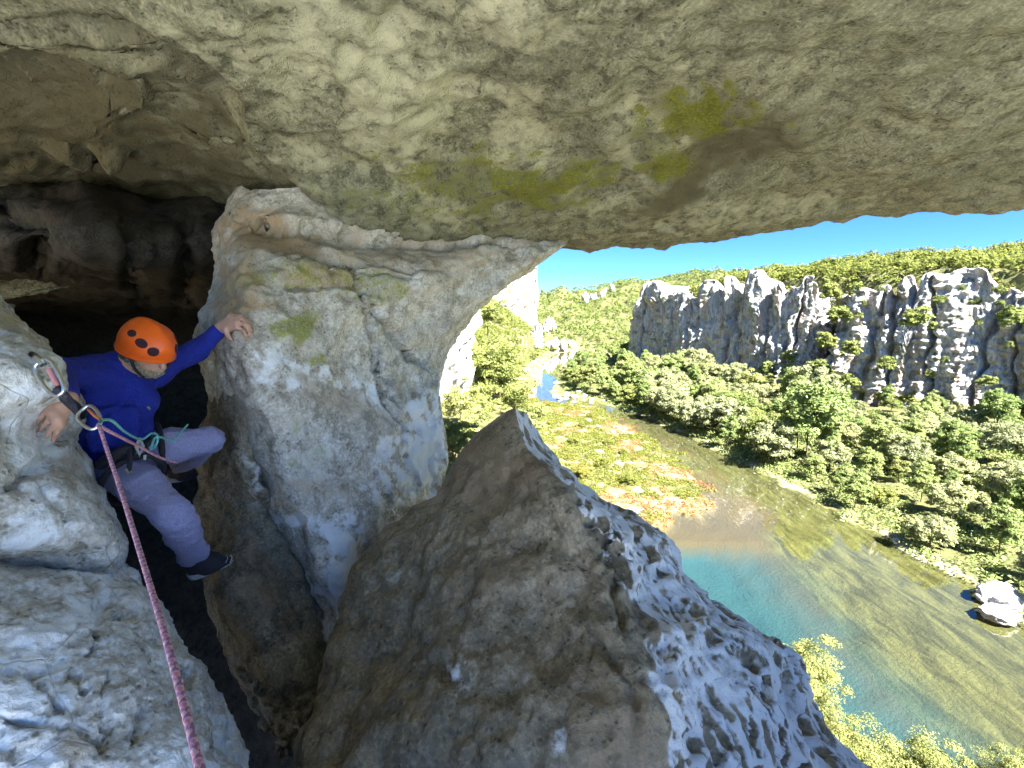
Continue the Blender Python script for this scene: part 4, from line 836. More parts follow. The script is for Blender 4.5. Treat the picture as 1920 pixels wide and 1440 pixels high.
# gravel bar: ground cover, bushes, stones
r = np.random.default_rng(77)
bx = r.uniform(-6, 60, 60000); by = r.uniform(58, 215, 60000)
dl = polydist(bx, by, lb)[0]; dr_ = polydist(bx, by, rb)[0]
m = (terrain(bx, by) > -.12) & (dl < dr_) & (dl < 40) & (fbm(np.stack([bx, by, bx * 0], -1) / 4, 5, 712, .62) < .2)
bx, by, dl = bx[m][:16000], by[m][:16000], dl[m][:16000]; bz = terrain(bx, by)
redm = sstep(-.05, .4, fbm(np.stack([bx, by, bx * 0], -1) / 14, 3, 711) + .22 * sstep(14, 0, dl) + .45 * sstep(100, 66, by) - .1) > r.uniform(0, 1, len(bx))
def cover(name, x, y, z, mat, hgt, nl, leaf, label, cat):
    k = len(x); e = r.normal(size=(k, nl, 3)); e[..., 2] = np.abs(e[..., 2]); e /= np.linalg.norm(e, axis=2, keepdims=True)
    hh = hgt * r.uniform(.4, 1.3, (k, 1, 1)); pos = np.stack([x, y, z], -1)[:, None] + e * hh * np.array([1.3, 1.3, 1])
    v = leaf_quads(pos.reshape(-1, 3), (e + .5 * r.normal(size=e.shape)).reshape(-1, 3), leaf, r)
    t = np.clip(np.repeat(r.uniform(0, 1, k), nl) + r.normal(0, .15, k * nl), 0, 1)
    return obj(name, mesh_np(name, v, quads(len(v)), False, dict(tint=np.repeat(t, 4))), mat, label=label, cat=cat, kind='stuff')
M_RED = leaf_mat('red_bar_plants', (0.27, 0.13, 0.06), (0.36, 0.25, 0.11), (0.33, 0.19, 0.07))
cover('ground_cover', bx[~redm], by[~redm], bz[~redm], M_BAR, .5, 14, .14, 'yellow green low plants covering the gravel bar', 'plants')
cover('ground_cover', bx[redm], by[redm], bz[redm], M_RED, .3, 14, .11, 'rust red and orange low plants at the water side of the gravel bar', 'plants')
ux = r.uniform(25, 150, 40000); uy = r.uniform(44, 330, 40000); ud = polydist(ux, uy, rb)[0]; uz = terrain(ux, uy)
m = inview(ux, uy, 3) & (uz > .12) & (ud < polydist(ux, uy, lb)[0]) & (ud < 60) & (sdist(ux, uy, PLAT) < 6) & (fbm(np.stack([ux, uy, ux * 0], -1) / 6, 3, 741) > -.22); ux, uy, uz = ux[m][:8000], uy[m][:8000], uz[m][:8000]
cover('undergrowth', ux, uy, uz, M_FRESH, 1.2, 18, .20, 'grey green undergrowth covering the right bank below the trees', 'plants')
BB = [(1000, 762), (1028, 760), (1060, 776), (1108, 782), (1092, 800), (1140, 830), (1030, 800), (1075, 830), (1130, 875), (1170, 850), (1060, 860), (1180, 905), (1090, 895), (1010, 790), (1046, 815)]
for k, (px, py) in enumerate(BB):
    g = G(px, py, .6); z = float(terrain(a1(g[0]), a1(g[1]))[0])
    KSY.place('bar_bush', (g[0], g[1], z - .1), r.uniform(.8, 1.5) * (.65 if py < 765 else .8), k, f'yellow green bush on the gravel bar, {ordn(k)} nearest the river bend', 'shrub', 'bushes on the gravel bar', part='stem')
def stone_mesh(seed):
    th, ph = np.meshgrid(np.linspace(0, 2 * pi, 14, endpoint=False), np.linspace(0, pi, 9)); 
    v = np.stack([np.cos(th) * np.sin(ph), np.sin(th) * np.sin(ph), np.cos(ph)], -1)
    v = v * (1 + .55 * fbm(v * .9 + seed * 7, 3, seed))[..., None] * np.array([1.2, .9, .6])
    return mesh_np('stone', v.reshape(-1, 3), grid_faces(9, 14, True)[:, ::-1], True, dict(pale=np.full(126, .5)))
STM = [stone_mesh(k) for k in range(4)]
ST = [(1062, 742, 1.5), (1078, 746, 2.0), (1096, 744, 1.4), (1110, 750, 1.2), (1050, 747, 1.3), (1086, 738, 1.2), (1130, 752, 1.0), (1040, 742, 1.0), (1104, 790, .9), (1122, 800, .7), (1150, 812, .8), (1090, 800, .8), (1310, 818, .8), (1325, 828, .6), (1590, 962, .45), (1680, 1010, .5), (1200, 885, .5), (1220, 920, .45), (1180, 870, .5), (1120, 850, .6)]
cs_ = {}
def stone_zone(px, py): return 'stones on the spit' if py < 756 else ('stones on the gravel bar' if px < 1300 else 'stones on the right bank')
def stone_label(px, py):
    z_ = stone_zone(px, py); cs_[z_] = cs_.get(z_, 0) + 1; w_ = ordn(cs_[z_] - 1)
    return {'stones on the spit': f'pale stone, {w_} from the left in the heap at the river bend', 'stones on the gravel bar': f'white stone, {w_} from the left among low plants on the gravel bar', 'stones on the right bank': f'pale stone, {w_} from the left along the right waterline'}[z_]
for k, (px, py, sc) in enumerate(sorted(ST)):
    g = G(px, py, .2); o = obj('river_stone', STM[k % 4], M_STONE, label=stone_label(px, py), cat='stone', group=stone_zone(px, py))
    o.location = (g[0], g[1], max(float(terrain(a1(g[0]), a1(g[1]))[0]), -.1) + .12 * sc); o.scale = (sc, sc, sc); o.rotation_euler = (0, 0, k * 1.7)
def big_stone(seed, rad):
    n1_, n2_ = 60, 40
    th, ph = np.meshgrid(np.linspace(0, 2 * pi, n1_, endpoint=False), np.linspace(0, pi, n2_))
    v = np.stack([np.cos(th) * np.sin(ph), np.sin(th) * np.sin(ph), np.cos(ph)], -1); s_ = np.sign(v) * np.abs(v) ** .75
    w1, w2 = worley(s_ * 1.3 + seed, seed); s_ = s_ * (1 + .25 * fbm(s_ * 1.1 + seed, 3, seed) - .10 * sstep(.15, 0, w2 - w1) + .05 * fbm(s_ * 5, 3, seed))[..., None] * np.array(rad)
    return mesh_np('boulder', s_.reshape(-1, 3), grid_faces(n2_, n1_, True)[:, ::-1], True, dict(pale=np.full(n1_ * n2_, .6)))
for (px, py, rad, rz, lab) in [(1878, 1120, (3.0, 2.1, 1.5), .5, 'larger upper white boulder at the right water\'s edge under the bush'), (1876, 1150, (2.3, 1.5, .8), .4, 'lower flat white boulder standing in the water at the right edge')]:
    g = G(px, py, .5); o = obj('boulder', big_stone(int(px * 3 + py), rad), M_STONE, label=lab, cat='boulder', group='two boulders at the right bank'); o.location = (g[0], g[1], .35); o.rotation_euler = (0, .1, rz)

# woods on the plateau and the far hills
def wood(name, x, y, rad, nq, leaf, label, seed, mat=M_FOREST, hs=1.0):
    r = np.random.default_rng(seed); z = terrain(x, y); k = len(x)
    sc = rad * r.uniform(.6, 1.35, (k, 1, 1))
    e = r.normal(size=(k, nq, 3)); e[..., 2] = np.abs(e[..., 2]) * 1.1 - .15; e /= np.linalg.norm(e, axis=2, keepdims=True)
    pos = np.stack([x, y, z], -1)[:, None] + np.array([0, 0, .75]) * sc * hs + e * sc * r.uniform(.55, 1.1, (k, nq, 1)) * np.array([1, 1, hs])
    nrm = e + .5 * r.normal(size=e.shape) + np.array([0, 0, .4]); nrm /= np.linalg.norm(nrm, axis=2, keepdims=True)
    v = leaf_quads(pos.reshape(-1, 3), nrm.reshape(-1, 3), leaf, r)
    t = np.clip(np.repeat(r.beta(1.6, 1.6, k), nq) + r.normal(0, .15, k * nq), 0, 1)
    return obj(name, mesh_np(name, v, quads(len(v)), False, dict(tint=np.repeat(t, 4))), mat, label=label, cat='forest', kind='stuff')
r = np.random.default_rng(99)
x = r.uniform(40, 420, 60000); y = r.uniform(0, 430, 60000); sp = sdist(x, y, PLAT)
m = (sp > 1) & (sp < 150) & inview(x, y, 50) & (r.uniform(0, 1, len(x)) < np.where(sp < 60, 1, .5)); x, y = x[m][:5200], y[m][:5200]
wood('forest', x, y, 2.3, 46, .50, 'olive green oak wood covering the plateau above the cliffs across the river', 5)
x = r.uniform(-120, 560, 60000); y = r.uniform(300, 1150, 60000); dd = np.minimum(polydist(x, y, rb)[0], polydist(x, y, lb)[0])
m = (~inpoly(x, y, WATER)) & (dd > 6) & (sdist(x, y, PLAT) < 0) & inview(x, y, 40, 800) & ~((sdist(x, y, LPL) > -4) & (y < 470) & (x > -60)); x, y = x[m][:13000], y[m][:13000]
wood('forest', x, y, 3.0, 20, 1.0, 'green wooded hillside closing the valley behind the river bend', 6)
x = r.uniform(-60, 30, 12000); y = r.uniform(48, 420, 12000); dd = polydist(x, y, lb)[0]
m = (~inpoly(x, y, WATER)) & (dd > 12) & (dd < polydist(x, y, rb)[0]) & inview(x, y, 20, 820) & ((y > 200) | (sdist(x, y, LPL) > -8)); x, y = x[m][:1500], y[m][:1500]
wood('forest', x, y, 2.4, 60, .45, 'wooded left bank slope between the bushy tree and the tall cream cliff', 7)
# pale outcrops on the far hillside
def crag_mesh(seed):
    th, ph = np.meshgrid(np.linspace(0, 2 * pi, 20, endpoint=False), np.linspace(0, pi, 14)); v = np.stack([np.cos(th) * np.sin(ph), np.sin(th) * np.sin(ph), np.cos(ph)], -1)
    w1, w2 = worley(v * np.array([2.2, 2.2, .9]) + seed * 3, seed); v = v * (.75 + .7 * fbm(v * 1.5 + seed, 3, seed) + .55 * (w2 - w1))[..., None] * np.array([1, .7, 1.3])
    return mesh_np('crag', v.reshape(-1, 3), grid_faces(14, 20, True)[:, ::-1], False, dict(pale=np.full(280, .4)))
CRG = [crag_mesh(k + 3) for k in range(5)]
for k, (px, py, d, sc, where) in enumerate([(1032, 556, 520, 5, 'highest'), (1024, 566, 500, 4, 'second highest'), (1098, 537, 760, 6, 'leftmost skyline'), (1114, 539, 770, 5, 'second skyline'), (1131, 538, 770, 6, 'third skyline'), (1147, 541, 780, 4, 'rightmost skyline'), (1042, 620, 430, 4, 'middle lower'), (1072, 606, 460, 3, 'right lower'), (1056, 628, 430, 4, 'lowest, waterside'), (1028, 606, 440, 3, 'left lower'), (1010, 612, 420, 3.5, 'lowest left')]):
    o = obj('rock_outcrop', CRG[k % 5], M_STONE, label=f'{where} pale rock outcrop in the far wooded hillside', cat='rock', group='outcrops on the far hillside')
    p = P(px, py, d); z = float(terrain(a1(p[0]), a1(p[1]))[0]); o.location = (p[0], p[1], max(z + sc * .6, min(p[2], z + sc * 1.2))); o.scale = (sc * 1.3, sc * 1.3, sc * 1.5); o.rotation_euler = (0, 0, k)
# ------------------------------------------------------------------ the climber (signed-distance modelling, one skin per garment)
class SDF:
    def __init__(s, pts, h, pad=.06):
        pts = np.array(pts); s.lo = pts.min(0) - pad; s.h = h; s.n = np.ceil((pts.max(0) + pad - s.lo) / h).astype(int) + 1
        s.f = np.full(s.n, .3, np.float32)
    def _box(s, lo, hi):
        a = np.clip(np.floor((lo - s.lo) / s.h).astype(int), 0, s.n - 1); b_ = np.clip(np.ceil((hi - s.lo) / s.h).astype(int) + 1, 1, s.n)
        g = np.meshgrid(*[s.lo[k] + s.h * np.arange(a[k], b_[k]) for k in range(3)], indexing='ij')
        return tuple(slice(a[k], b_[k]) for k in range(3)), np.stack(g, -1)
    def add(s, sl, d, k):
        o = s.f[sl]; hh = np.clip(k - np.abs(o - d), 0, None) / k
        s.f[sl] = np.minimum(o, d) - hh * hh * k * .25
    def cone(s, a, b_, ra, rb_, k=.03):
        a = np.array(a, float); b_ = np.array(b_, float); m = max(ra, rb_) + .10
        sl, q = s._box(np.minimum(a, b_) - m, np.maximum(a, b_) + m); e = b_ - a; L = (e * e).sum() + 1e-12
        t = np.clip(((q - a) * e).sum(-1) / L, 0, 1); d = np.linalg.norm(q - a - t[..., None] * e, axis=-1) - (ra + (rb_ - ra) * t); s.add(sl, d, k)
    def chain(s, pts, rads, k=.03):
        for i in range(len(pts) - 1): s.cone(pts[i], pts[i + 1], rads[i], rads[i + 1], k)
    def ell(s, c, axes, rad, k=.03, cut=False):
        c = np.array(c, float); m = max(rad) + .08; sl, q = s._box(c - m, c + m); l = (q - c) @ np.array(axes).T / np.array(rad)
        nn = np.linalg.norm(l, axis=-1); g = np.linalg.norm(l / np.array(rad), axis=-1) + 1e-6; d = nn * (nn - 1) / g
        if cut: s.f[sl] = np.maximum(s.f[sl], -d)
        else: s.add(sl, d, k)
    def plane_cut(s, c, nrm):
        sl, q = s._box(s.lo, s.lo + s.n * s.h); s.f = np.maximum(s.f, ((q - np.array(c)) @ np.array(nrm)).astype(np.float32))
    def wrinkle(s, fn):
        m = np.argwhere(np.abs(s.f) < .03); q = s.lo + m * s.h; s.f[tuple(m.T)] += fn(q).astype(np.float32)
    def mesh(s, name, smooth_it=1):
        f = s.f; n = s.n; sg = f < 0
        c = np.zeros(n - 1, int)
        for o in np.ndindex(2, 2, 2): c += sg[o[0]:n[0] - 1 + o[0], o[1]:n[1] - 1 + o[1], o[2]:n[2] - 1 + o[2]]
        act = (c > 0) & (c < 8); idx = np.full(n - 1, -1); ids = np.argwhere(act); idx[act] = np.arange(len(ids))
        acc = np.zeros((len(ids), 3)); cnt = np.zeros(len(ids))
        for o in np.ndindex(2, 2, 2):
            for ax in range(3):
                if o[ax]: continue
                a = ids + o; b_ = a.copy(); b_[:, ax] += 1
                fa = f[tuple(a.T)]; fb = f[tuple(b_.T)]; m = (fa < 0) != (fb < 0)
                t = fa / np.where(fa == fb, 1, fa - fb); p = a.astype(float); p[:, ax] += t
                acc[m] += p[m]; cnt[m] += 1
        v = s.lo + s.h * acc / cnt[:, None]; fs = []
        for ax in range(3):
            a = np.argwhere(np.diff(sg.astype(np.int8), axis=ax) != 0); u, w_ = [k for k in range(3) if k != ax]
            a = a[(a[:, u] > 0) & (a[:, w_] > 0) & (a[:, u] < n[u] - 1) & (a[:, w_] < n[w_] - 1)]
            qd = []
            for du, dw in ((-1, -1), (0, -1), (0, 0), (-1, 0)):
                b_ = a.copy(); b_[:, u] += du; b_[:, w_] += dw; qd.append(idx[tuple(b_.T)])
            qd = np.stack(qd, -1); ins = sg[tuple(a.T)]
            fl = ins if ax != 1 else ~ins
            qd[~fl] = qd[~fl][:, ::-1]; fs.append(qd)
        fs = np.concatenate(fs); fs = fs[(fs >= 0).all(1)]
        return mesh_np(name, v, fs)
def nz(v): v = np.array(v, float); return v / np.linalg.norm(v)
SR, SU, ST_ = np.array([1., 0, 0]), np.array([0, sin(TH), cos(TH)]), np.array([0, -cos(TH), sin(TH)])   # picture right, up, towards the viewer
def scr(r_, u_, t_): return nz(r_ * SR + u_ * SU + t_ * ST_)
def near_depth(R, px, py, rad=14):
    m = (np.hypot(R.px - px, R.py - py) < rad) & (R.d > 0); return float(R.d[m].min()) if m.any() else None
PIL.reproj(); UP.reproj()
M_SKIN = simple('skin', (0.50, 0.30, 0.22), .5, nscale=40, namp=.12)
M_SWEAT = simple('blue_sweater', (0.010, 0.026, 0.34), .9, nscale=180, namp=.5, bump=.8)
M_PANTS = simple('lavender_trousers', (0.34, 0.35, 0.61), .9, nscale=220, namp=.3, bump=.8)
M_HELM = simple('orange_shell', (0.85, 0.13, 0.01), .38, nscale=30, namp=.08)
M_BLACK = simple('black_webbing', (0.018, 0.018, 0.03), .75, nscale=120, namp=.4, bump=.3)
M_HAIR = simple('grey_hair', (0.12, 0.11, 0.075), .8, nscale=140, namp=.7, bump=1.0)
M_ALU = simple('aluminium', (0.62, 0.63, 0.64), .3, 1.0)
M_GREY = simple('grey_fabric', (0.45, 0.47, 0.50), .8, nscale=80)
M_ORMET = simple('orange_metal', (0.75, 0.26, 0.10), .35, .8)
M_CORD = simple('turquoise_cord', (0.16, 0.50, 0.50), .8, nscale=150, namp=.5)
M_VENT = simple('vent_dark', (0.03, 0.008, 0.015), .9)

dR = near_depth(UP, 100, 785) or 1.75; dH = near_depth(PIL, 452, 612) or 2.45
print('hand depths', dR, dH)
J = dict(nb=P(238, 688, 2.13), rs=P(182, 700, 2.04), ls=P(288, 694, 2.26), re=P(104, 698, 1.80), rw=P(124, 748, dR + .02), le=P(366, 660, 2.40), lw=P(414, 616, dH + .01),
         rh=P(210, 866, 2.13), lh=P(256, 846, 2.20), rk=P(322, 962, 1.98), ra=P(370, 1046, 2.30), lk=P(392, 826, 2.40), la=P(338, 872, 2.78))
hu = scr(.50, .78, .36); hf_ = scr(.72, -.52, .12); hf_ = nz(hf_ - hu * (hf_ @ hu)); hr = np.cross(hf_, hu); HA = [hf_, hr, hu]
hc = P(276, 650, 2.08)
person = empty('person', tuple(P(235, 860, 2.16)), label='climber in orange helmet, blue sweater and lavender trousers wedged in the dark gap', cat='person')
def part(name, me, mat, parent=person, **kw):
    o = obj(name, me, mat, parent, **kw)
    o.matrix_parent_inverse = Matrix.Translation(-Vector(P(235, 860, 2.16))) if parent is person else Matrix.Identity(4)
    return o
# body: one continuous skin under the clothes
allp = list(J.values()) + [hc, P(60, 820, 1.8), P(480, 640, 2.5), P(435, 1070, 2.45)]
B = SDF(allp, .0065, .14)
B.ell(hc, HA, (.090, .070, .108)); B.ell(hc + hf_ * .05 - hu * .055, HA, (.05, .05, .055), .03)           # skull, jaw
B.cone(hc + hf_ * .098 - hu * .005, hc + hf_ * .116 - hu * .036, .009, .014, .012)                        # nose
for sx in (-1, 1):
    B.ell(hc + hr * sx * .076 - hu * .015 - hf_ * .005, HA, (.024, .010, .034), .008)                      # ears
    B.ell(hc + hf_ * .092 + hr * sx * .033 + hu * .012, HA, (.012, .016, .010), .01, cut=True)             # eye sockets
B.ell(hc + hf_ * .102 - hu * .062, HA, (.012, .024, .005), .006)                                           # lips
B.cone(hc - hu * .09 - hf_ * .02, J['nb'], .055, .062, .04)
B.cone(J['rs'], J['ls'], .065, .065, .04); B.cone(P(190, 760, 2.1), P(252, 756, 2.15), .085, .085, .06); B.cone(P(192, 815, 2.1), P(238, 812, 2.14), .085, .085, .06); B.cone(J['rh'], J['lh'], .08, .08, .05); B.cone(J['nb'], P(215, 812, 2.12), .07, .09, .05)
B.chain([J['rs'], J['re'], J['rw']], [.048, .038, .028]); B.chain([J['ls'], J['le'], J['lw']], [.048, .038, .028])
B.chain([J['rh'], J['rk'], J['ra']], [.075, .052, .038]); B.chain([J['lh'], J['lk'], J['la']], [.075, .052, .038]); B.chain([J['ra'], P(400, 1056, 2.37)], [.036, .026])
def hand(sdf, w_, kn, tips, thumb):
    """palm slab from wrist to the knuckle row, four bent fingers of different length, thumb from the side of the palm"""
    for k in kn: sdf.cone(w_, k, .022, .0135, .018)
    for a, b_ in zip(kn[:-1], kn[1:]): sdf.cone(a, b_, .013, .013, .012)
    for k, t in zip(kn, tips): sdf.chain([k, *t], [.0098, .0086, .0076, .0066], .003)
    sdf.chain(thumb, [.014, .011, .0085], .010)
# hand on the left block: back of the hand up, fingers over the rock towards lower left
z0 = dR - .028
hand(B, J['rw'], [P(92, 766, z0), P(100, 776, z0 - .006), P(107, 786, z0 - .004), P(113, 796, z0 + .006)],
     [[P(81, 778, z0), P(73, 788, z0 + .008), P(69, 796, z0 + .014)], [P(89, 790, z0 - .008), P(80, 800, z0 + .002), P(75, 809, z0 + .012)], [P(98, 801, z0 - .004), P(91, 812, z0 + .004), P(87, 820, z0 + .014)], [P(107, 811, z0 + .006), P(102, 820, z0 + .012), P(99, 827, z0 + .018)]],
     [P(112, 760, z0 + .01), P(96, 757, z0 + .012), P(86, 766, z0 + .018)])
# hand hooked over the pillar edge, fingers towards the lower right
z1 = dH - .03
hand(B, J['lw'], [P(433, 592, z1 + .014), P(440, 597, z1 + .002), P(445, 605, z1 - .008), P(446, 614, z1 - .012)],
     [[P(450, 592, z1 + .006), P(463, 600, z1 + .008), P(470, 611, z1 + .016)], [P(456, 599, z1 - .006), P(467, 610, z1), P(471, 621, z1 + .010)], [P(459, 608, z1 - .014), P(467, 620, z1 - .006), P(468, 630, z1 + .006)], [P(456, 619, z1 - .016), P(461, 629, z1 - .008), P(461, 637, z1 + .004)]],
     [P(423, 617, z1 + .0), P(427, 629, z1 + .006), P(434, 637, z1 + .014)])
part('body', B.mesh('body'), M_SKIN)
# sweater
W = SDF([J[k] for k in ('nb', 'rs', 'ls', 're', 'rw', 'le', 'lw', 'rh', 'lh')], .0065, .14)
W.cone(J['rs'], J['ls'], .080, .076, .05); W.cone(P(182, 755, 2.08), P(258, 748, 2.15), .094, .088, .06); W.cone(P(188, 810, 2.08), P(242, 806, 2.14), .092, .088, .06); W.cone(P(196, 848, 2.10), P(244, 832, 2.16), .092, .088, .05)
W.cone(J['nb'], P(232, 712, 2.12), .070, .085, .04); W.cone(J['nb'], J['rs'], .06, .075, .05); W.cone(J['nb'], J['ls'], .06, .075, .05)
W.chain([J['rs'], J['re'], P(120, 738, dR + .03)], [.070, .056, .042], .03); W.chain([J['ls'], J['le'], P(409, 622, dH + .01)], [.068, .052, .040], .03)
for k in range(5):                                                                                       # cloth rolls round belly and elbow
    W.cone(P(172 + 2 * k, 775 + 17 * k, 1.99), P(250, 768 + 14 * k, 2.06), .012, .010, .05)
W.wrinkle(lambda q: .007 * fbm(q * np.array([9, 9, 16]), 3, 41) - .006 * fbm(q * 22, 2, 43, ridge=True) + .004)
W.ell(hc + hu * .01, HA, (.115, .095, .14), cut=True)
part('sweater', W.mesh('sweater'), M_SWEAT)
# trousers
T = SDF([J[k] for k in ('rh', 'lh', 'rk', 'ra', 'lk', 'la')], .006, .14)
T.cone(P(196, 862, 2.12), P(254, 842, 2.18), .098, .092, .06)
T.chain([J['rh'], P(268, 914, 2.04), J['rk'], P(345, 1004, 2.12), P(364, 1038, 2.28)], [.098, .082, .066, .062, .054], .04)
T.chain([J['lh'], P(325, 836, 2.3), J['lk'], P(365, 852, 2.62), J['la']], [.094, .080, .062, .060, .054], .04)
T.cone(P(352, 1044, 2.27), P(372, 1034, 2.26), .048, .048, .02); T.cone(P(333, 972, 1.99), P(343, 988, 2.03), .068, .067, .012)
T.wrinkle(lambda q: .007 * fbm(q * 9, 3, 51) - .010 * fbm((q + .02 * fbm(q * 12, 2, 54)[:, None]) * np.array([10, 10, 30]), 3, 53, .6, ridge=True) + .007)
part('trousers', T.mesh('trousers'), M_PANTS)
# hair, beard
Hh = SDF([hc], .007, .22); Hh.ell(hc - hf_ * .040 - hu * .035, HA, (.075, .078, .085)); Hh.wrinkle(lambda q: .016 * fbm(q * 60, 3, 61))
part('hair', Hh.mesh('hair'), M_HAIR)
Bd = SDF([hc], .006, .22); Bd.ell(hc + hf_ * .048 - hu * .090, HA, (.052, .056, .045)); Bd.ell(hc + hf_ * .010 - hu * .065, HA, (.05, .072, .04)); Bd.wrinkle(lambda q: .014 * fbm(q * 70, 3, 63))
M_BEARD = simple('grey_beard', (0.30, 0.27, 0.20), .8, nscale=140, namp=.6, bump=1.0)
part('beard', Bd.mesh('beard'), M_BEARD)
# helmet: ribbed shell with vents and rim
th, ph = np.meshgrid(np.linspace(0, 2 * pi, 72, endpoint=False), np.linspace(0.02, 1.0, 26))
def shell(th, t, grow=0):
    a = t * (pi * .56); rx, ry, rz = .124 + grow, .102 + grow, .104 + grow
    x = np.cos(th) * np.sin(a) * rx * (1 + .03 * np.cos(2 * th)); y = np.sin(th) * np.sin(a) * ry; z = np.cos(a) * rz + .010 * np.cos(th) * t ** 3 * 2 - .02 * t ** 6
    bulge = .006 * np.cos(6 * np.abs(y / ry)) * (1 - t ** 4)
    return (hc + hu * .024 - hf_ * .002) + (x + 0 * bulge)[..., None] * hf_ + y[..., None] * hr + (z + bulge)[..., None] * hu
V = np.concatenate([shell(th, ph), shell(th[-1:], ph[-1:], .006) - hu * .006, shell(th[-1:], ph[-1:], -.006) - hu * .008, shell(th[::-1], ph[::-1], -.010)])
helmet = part('helmet', mesh_np('helmet', V.reshape(-1, 3), grid_faces(V.shape[0], 72, True)), M_HELM)
def sub(name, me, mat, parent):
    o = obj(name, me, mat, parent); return o
for (a_, t_, ra_, rb_) in [(-.55, .74, .024, .013), (-1.0, .62, .028, .013), (-1.55, .52, .026, .011), (-2.1, .58, .022, .010), (.55, .74, .024, .013), (1.0, .62, .028, .013), (1.55, .52, .026, .011)]:
    u = np.linspace(0, 2 * pi, 16, endpoint=False); rr_ = np.array([1.0, .8, 0.01])[:, None]
    aa = a_ + rr_ * np.cos(u) * ra_ / .12; tt = t_ + rr_ * np.sin(u) * rb_ * 2.2 / .12 * .5
    V = shell(aa, tt, 0.0012); V[1:] += (V[1:] - hc) * .008
    sub('vent', mesh_np('vent', V.reshape(-1, 3), grid_faces(3, 16, True)), M_VENT, helmet)  # dark discs laid on the shell in place of shaded vent holes
def tube_obj(name, pts, rad, mat, parent=None, sides=10, n_=60, **kw):
    pts = np.array(pts, float); t = np.linspace(0, len(pts) - 1, n_); p = cr_basis(len(pts), t) @ pts
    rd = np.full(n_, rad) if np.isscalar(rad) else np.interp(t, np.arange(len(rad)), rad)
    v, f = tubes([(p, rd)], sides); return obj(name, mesh_np(name, v, f), mat, parent, **kw)
cs = [hc + hr * -.085 - hu * .01 + hf_ * .02, hc + hr * -.075 - hu * .07 + hf_ * .06, hc - hu * .128 + hf_ * .075, hc + hr * .07 - hu * .08 + hf_ * .06, hc + hr * .085 - hu * .01 + hf_ * .02]
sub('chin_strap', tube_obj('chin_strap', cs, .006, M_BLACK).data, None, helmet); bpy.data.objects.remove(bpy.data.objects['chin_strap.001'] if 'chin_strap.001' in bpy.data.objects and bpy.data.objects['chin_strap.001'].parent is None else bpy.data.objects['chin_strap'])
# shoes
def shoe(a, heel, toe, upv):
    S = SDF([a, heel, toe], .005, .10); f_ = nz(toe - heel); S.chain([heel, (heel + toe) / 2 + upv * .014, toe], [.044, .048, .036], .03); S.cone(a, heel + f_ * .06 + upv * .02, .052, .048, .03); S.plane_cut(heel - upv * .034, -upv)
    o = part('shoe', S.mesh('shoe'), M_BLACK)
    Q = SDF([heel, toe], .005, .10); Q.chain([heel - upv * .024, toe - upv * .020], [.050, .046], .01); sl, q = Q._box(Q.lo, Q.lo + Q.n * Q.h); dd = (q - heel) @ upv; Q.f = np.maximum(Q.f, np.abs(dd + .024) - .016).astype(np.float32)
    sub('sole', Q.mesh('sole'), M_GREY, o)
    sub('lace', tubes_mesh([(heel + f_ * (.10 + .02 * k) + upv * .036 - np.cross(f_, upv) * .03, heel + f_ * (.11 + .02 * k) + upv * .043, heel + f_ * (.10 + .02 * k) + upv * .036 + np.cross(f_, upv) * .03) for k in range(4)], .0025), M_GREY, o)
    return o
def tubes_mesh(paths, rad): v, f = tubes([(np.array(p), [rad] * len(p)) for p in paths], 6); return mesh_np('tube', v, f)
shoe(J['ra'], P(368, 1064, 2.31), P(428, 1058, 2.38), scr(-.1, .9, .45)); shoe(J['la'], P(330, 888, 2.83), P(372, 905, 2.92), scr(.1, .9, .3))
# harness
har = part('harness', tubes_mesh([[P(150, 868, 2.10), P(175, 872, 2.00), P(215, 860, 1.985), P(255, 842, 2.04), P(290, 825, 2.12), P(297, 815, 2.2)]], .016), M_BLACK)
def hsub(name, pts, rad, mat):
    o = sub(name, tubes_mesh([pts], rad), mat, har); return o
def around(a, b_, t_, rad, n_=18):
    c = a + (b_ - a) * t_; ax = nz(b_ - a); u = nz(np.cross(ax, ST_)); v = np.cross(ax, u); return [c + rad * (np.cos(x) * u + np.sin(x) * v) for x in np.linspace(0, 2 * pi, n_ + 1)]
hsub('leg_loop', around(J['rh'], J['rk'], .36, .122), .014, M_BLACK); hsub('leg_loop', around(J['lh'], J['lk'], .30, .118), .014, M_BLACK)
hsub('strap', [P(243, 838, 1.97), P(244, 862, 1.94), P(241, 884, 1.925)], .010, M_BLACK); hsub('strap', [P(274, 832, 2.02), P(275, 850, 2.0), P(272, 862, 2.0)], .008, M_BLACK)
hsub('belay_loop', [P(262, 822, 2.0), P(256, 838, 1.97), P(262, 855, 1.97), P(268, 838, 1.98), P(262, 822, 2.0)], .007, M_GREY)
hsub('buckle', [P(236, 880, 1.915), P(241, 888, 1.91), P(247, 884, 1.915)], .006, M_ALU); hsub('buckle', [P(272, 853, 1.985), P(271, 862, 1.985)], .006, M_GREY)
hsub('gear_pocket', [P(188, 872, 1.985), P(205, 858, 1.955), P(225, 846, 1.955), P(244, 838, 1.975)], .022, M_BLACK); hsub('buckle', [P(277, 763, 2.06), P(281, 768, 2.06)], .006, M_ALU)

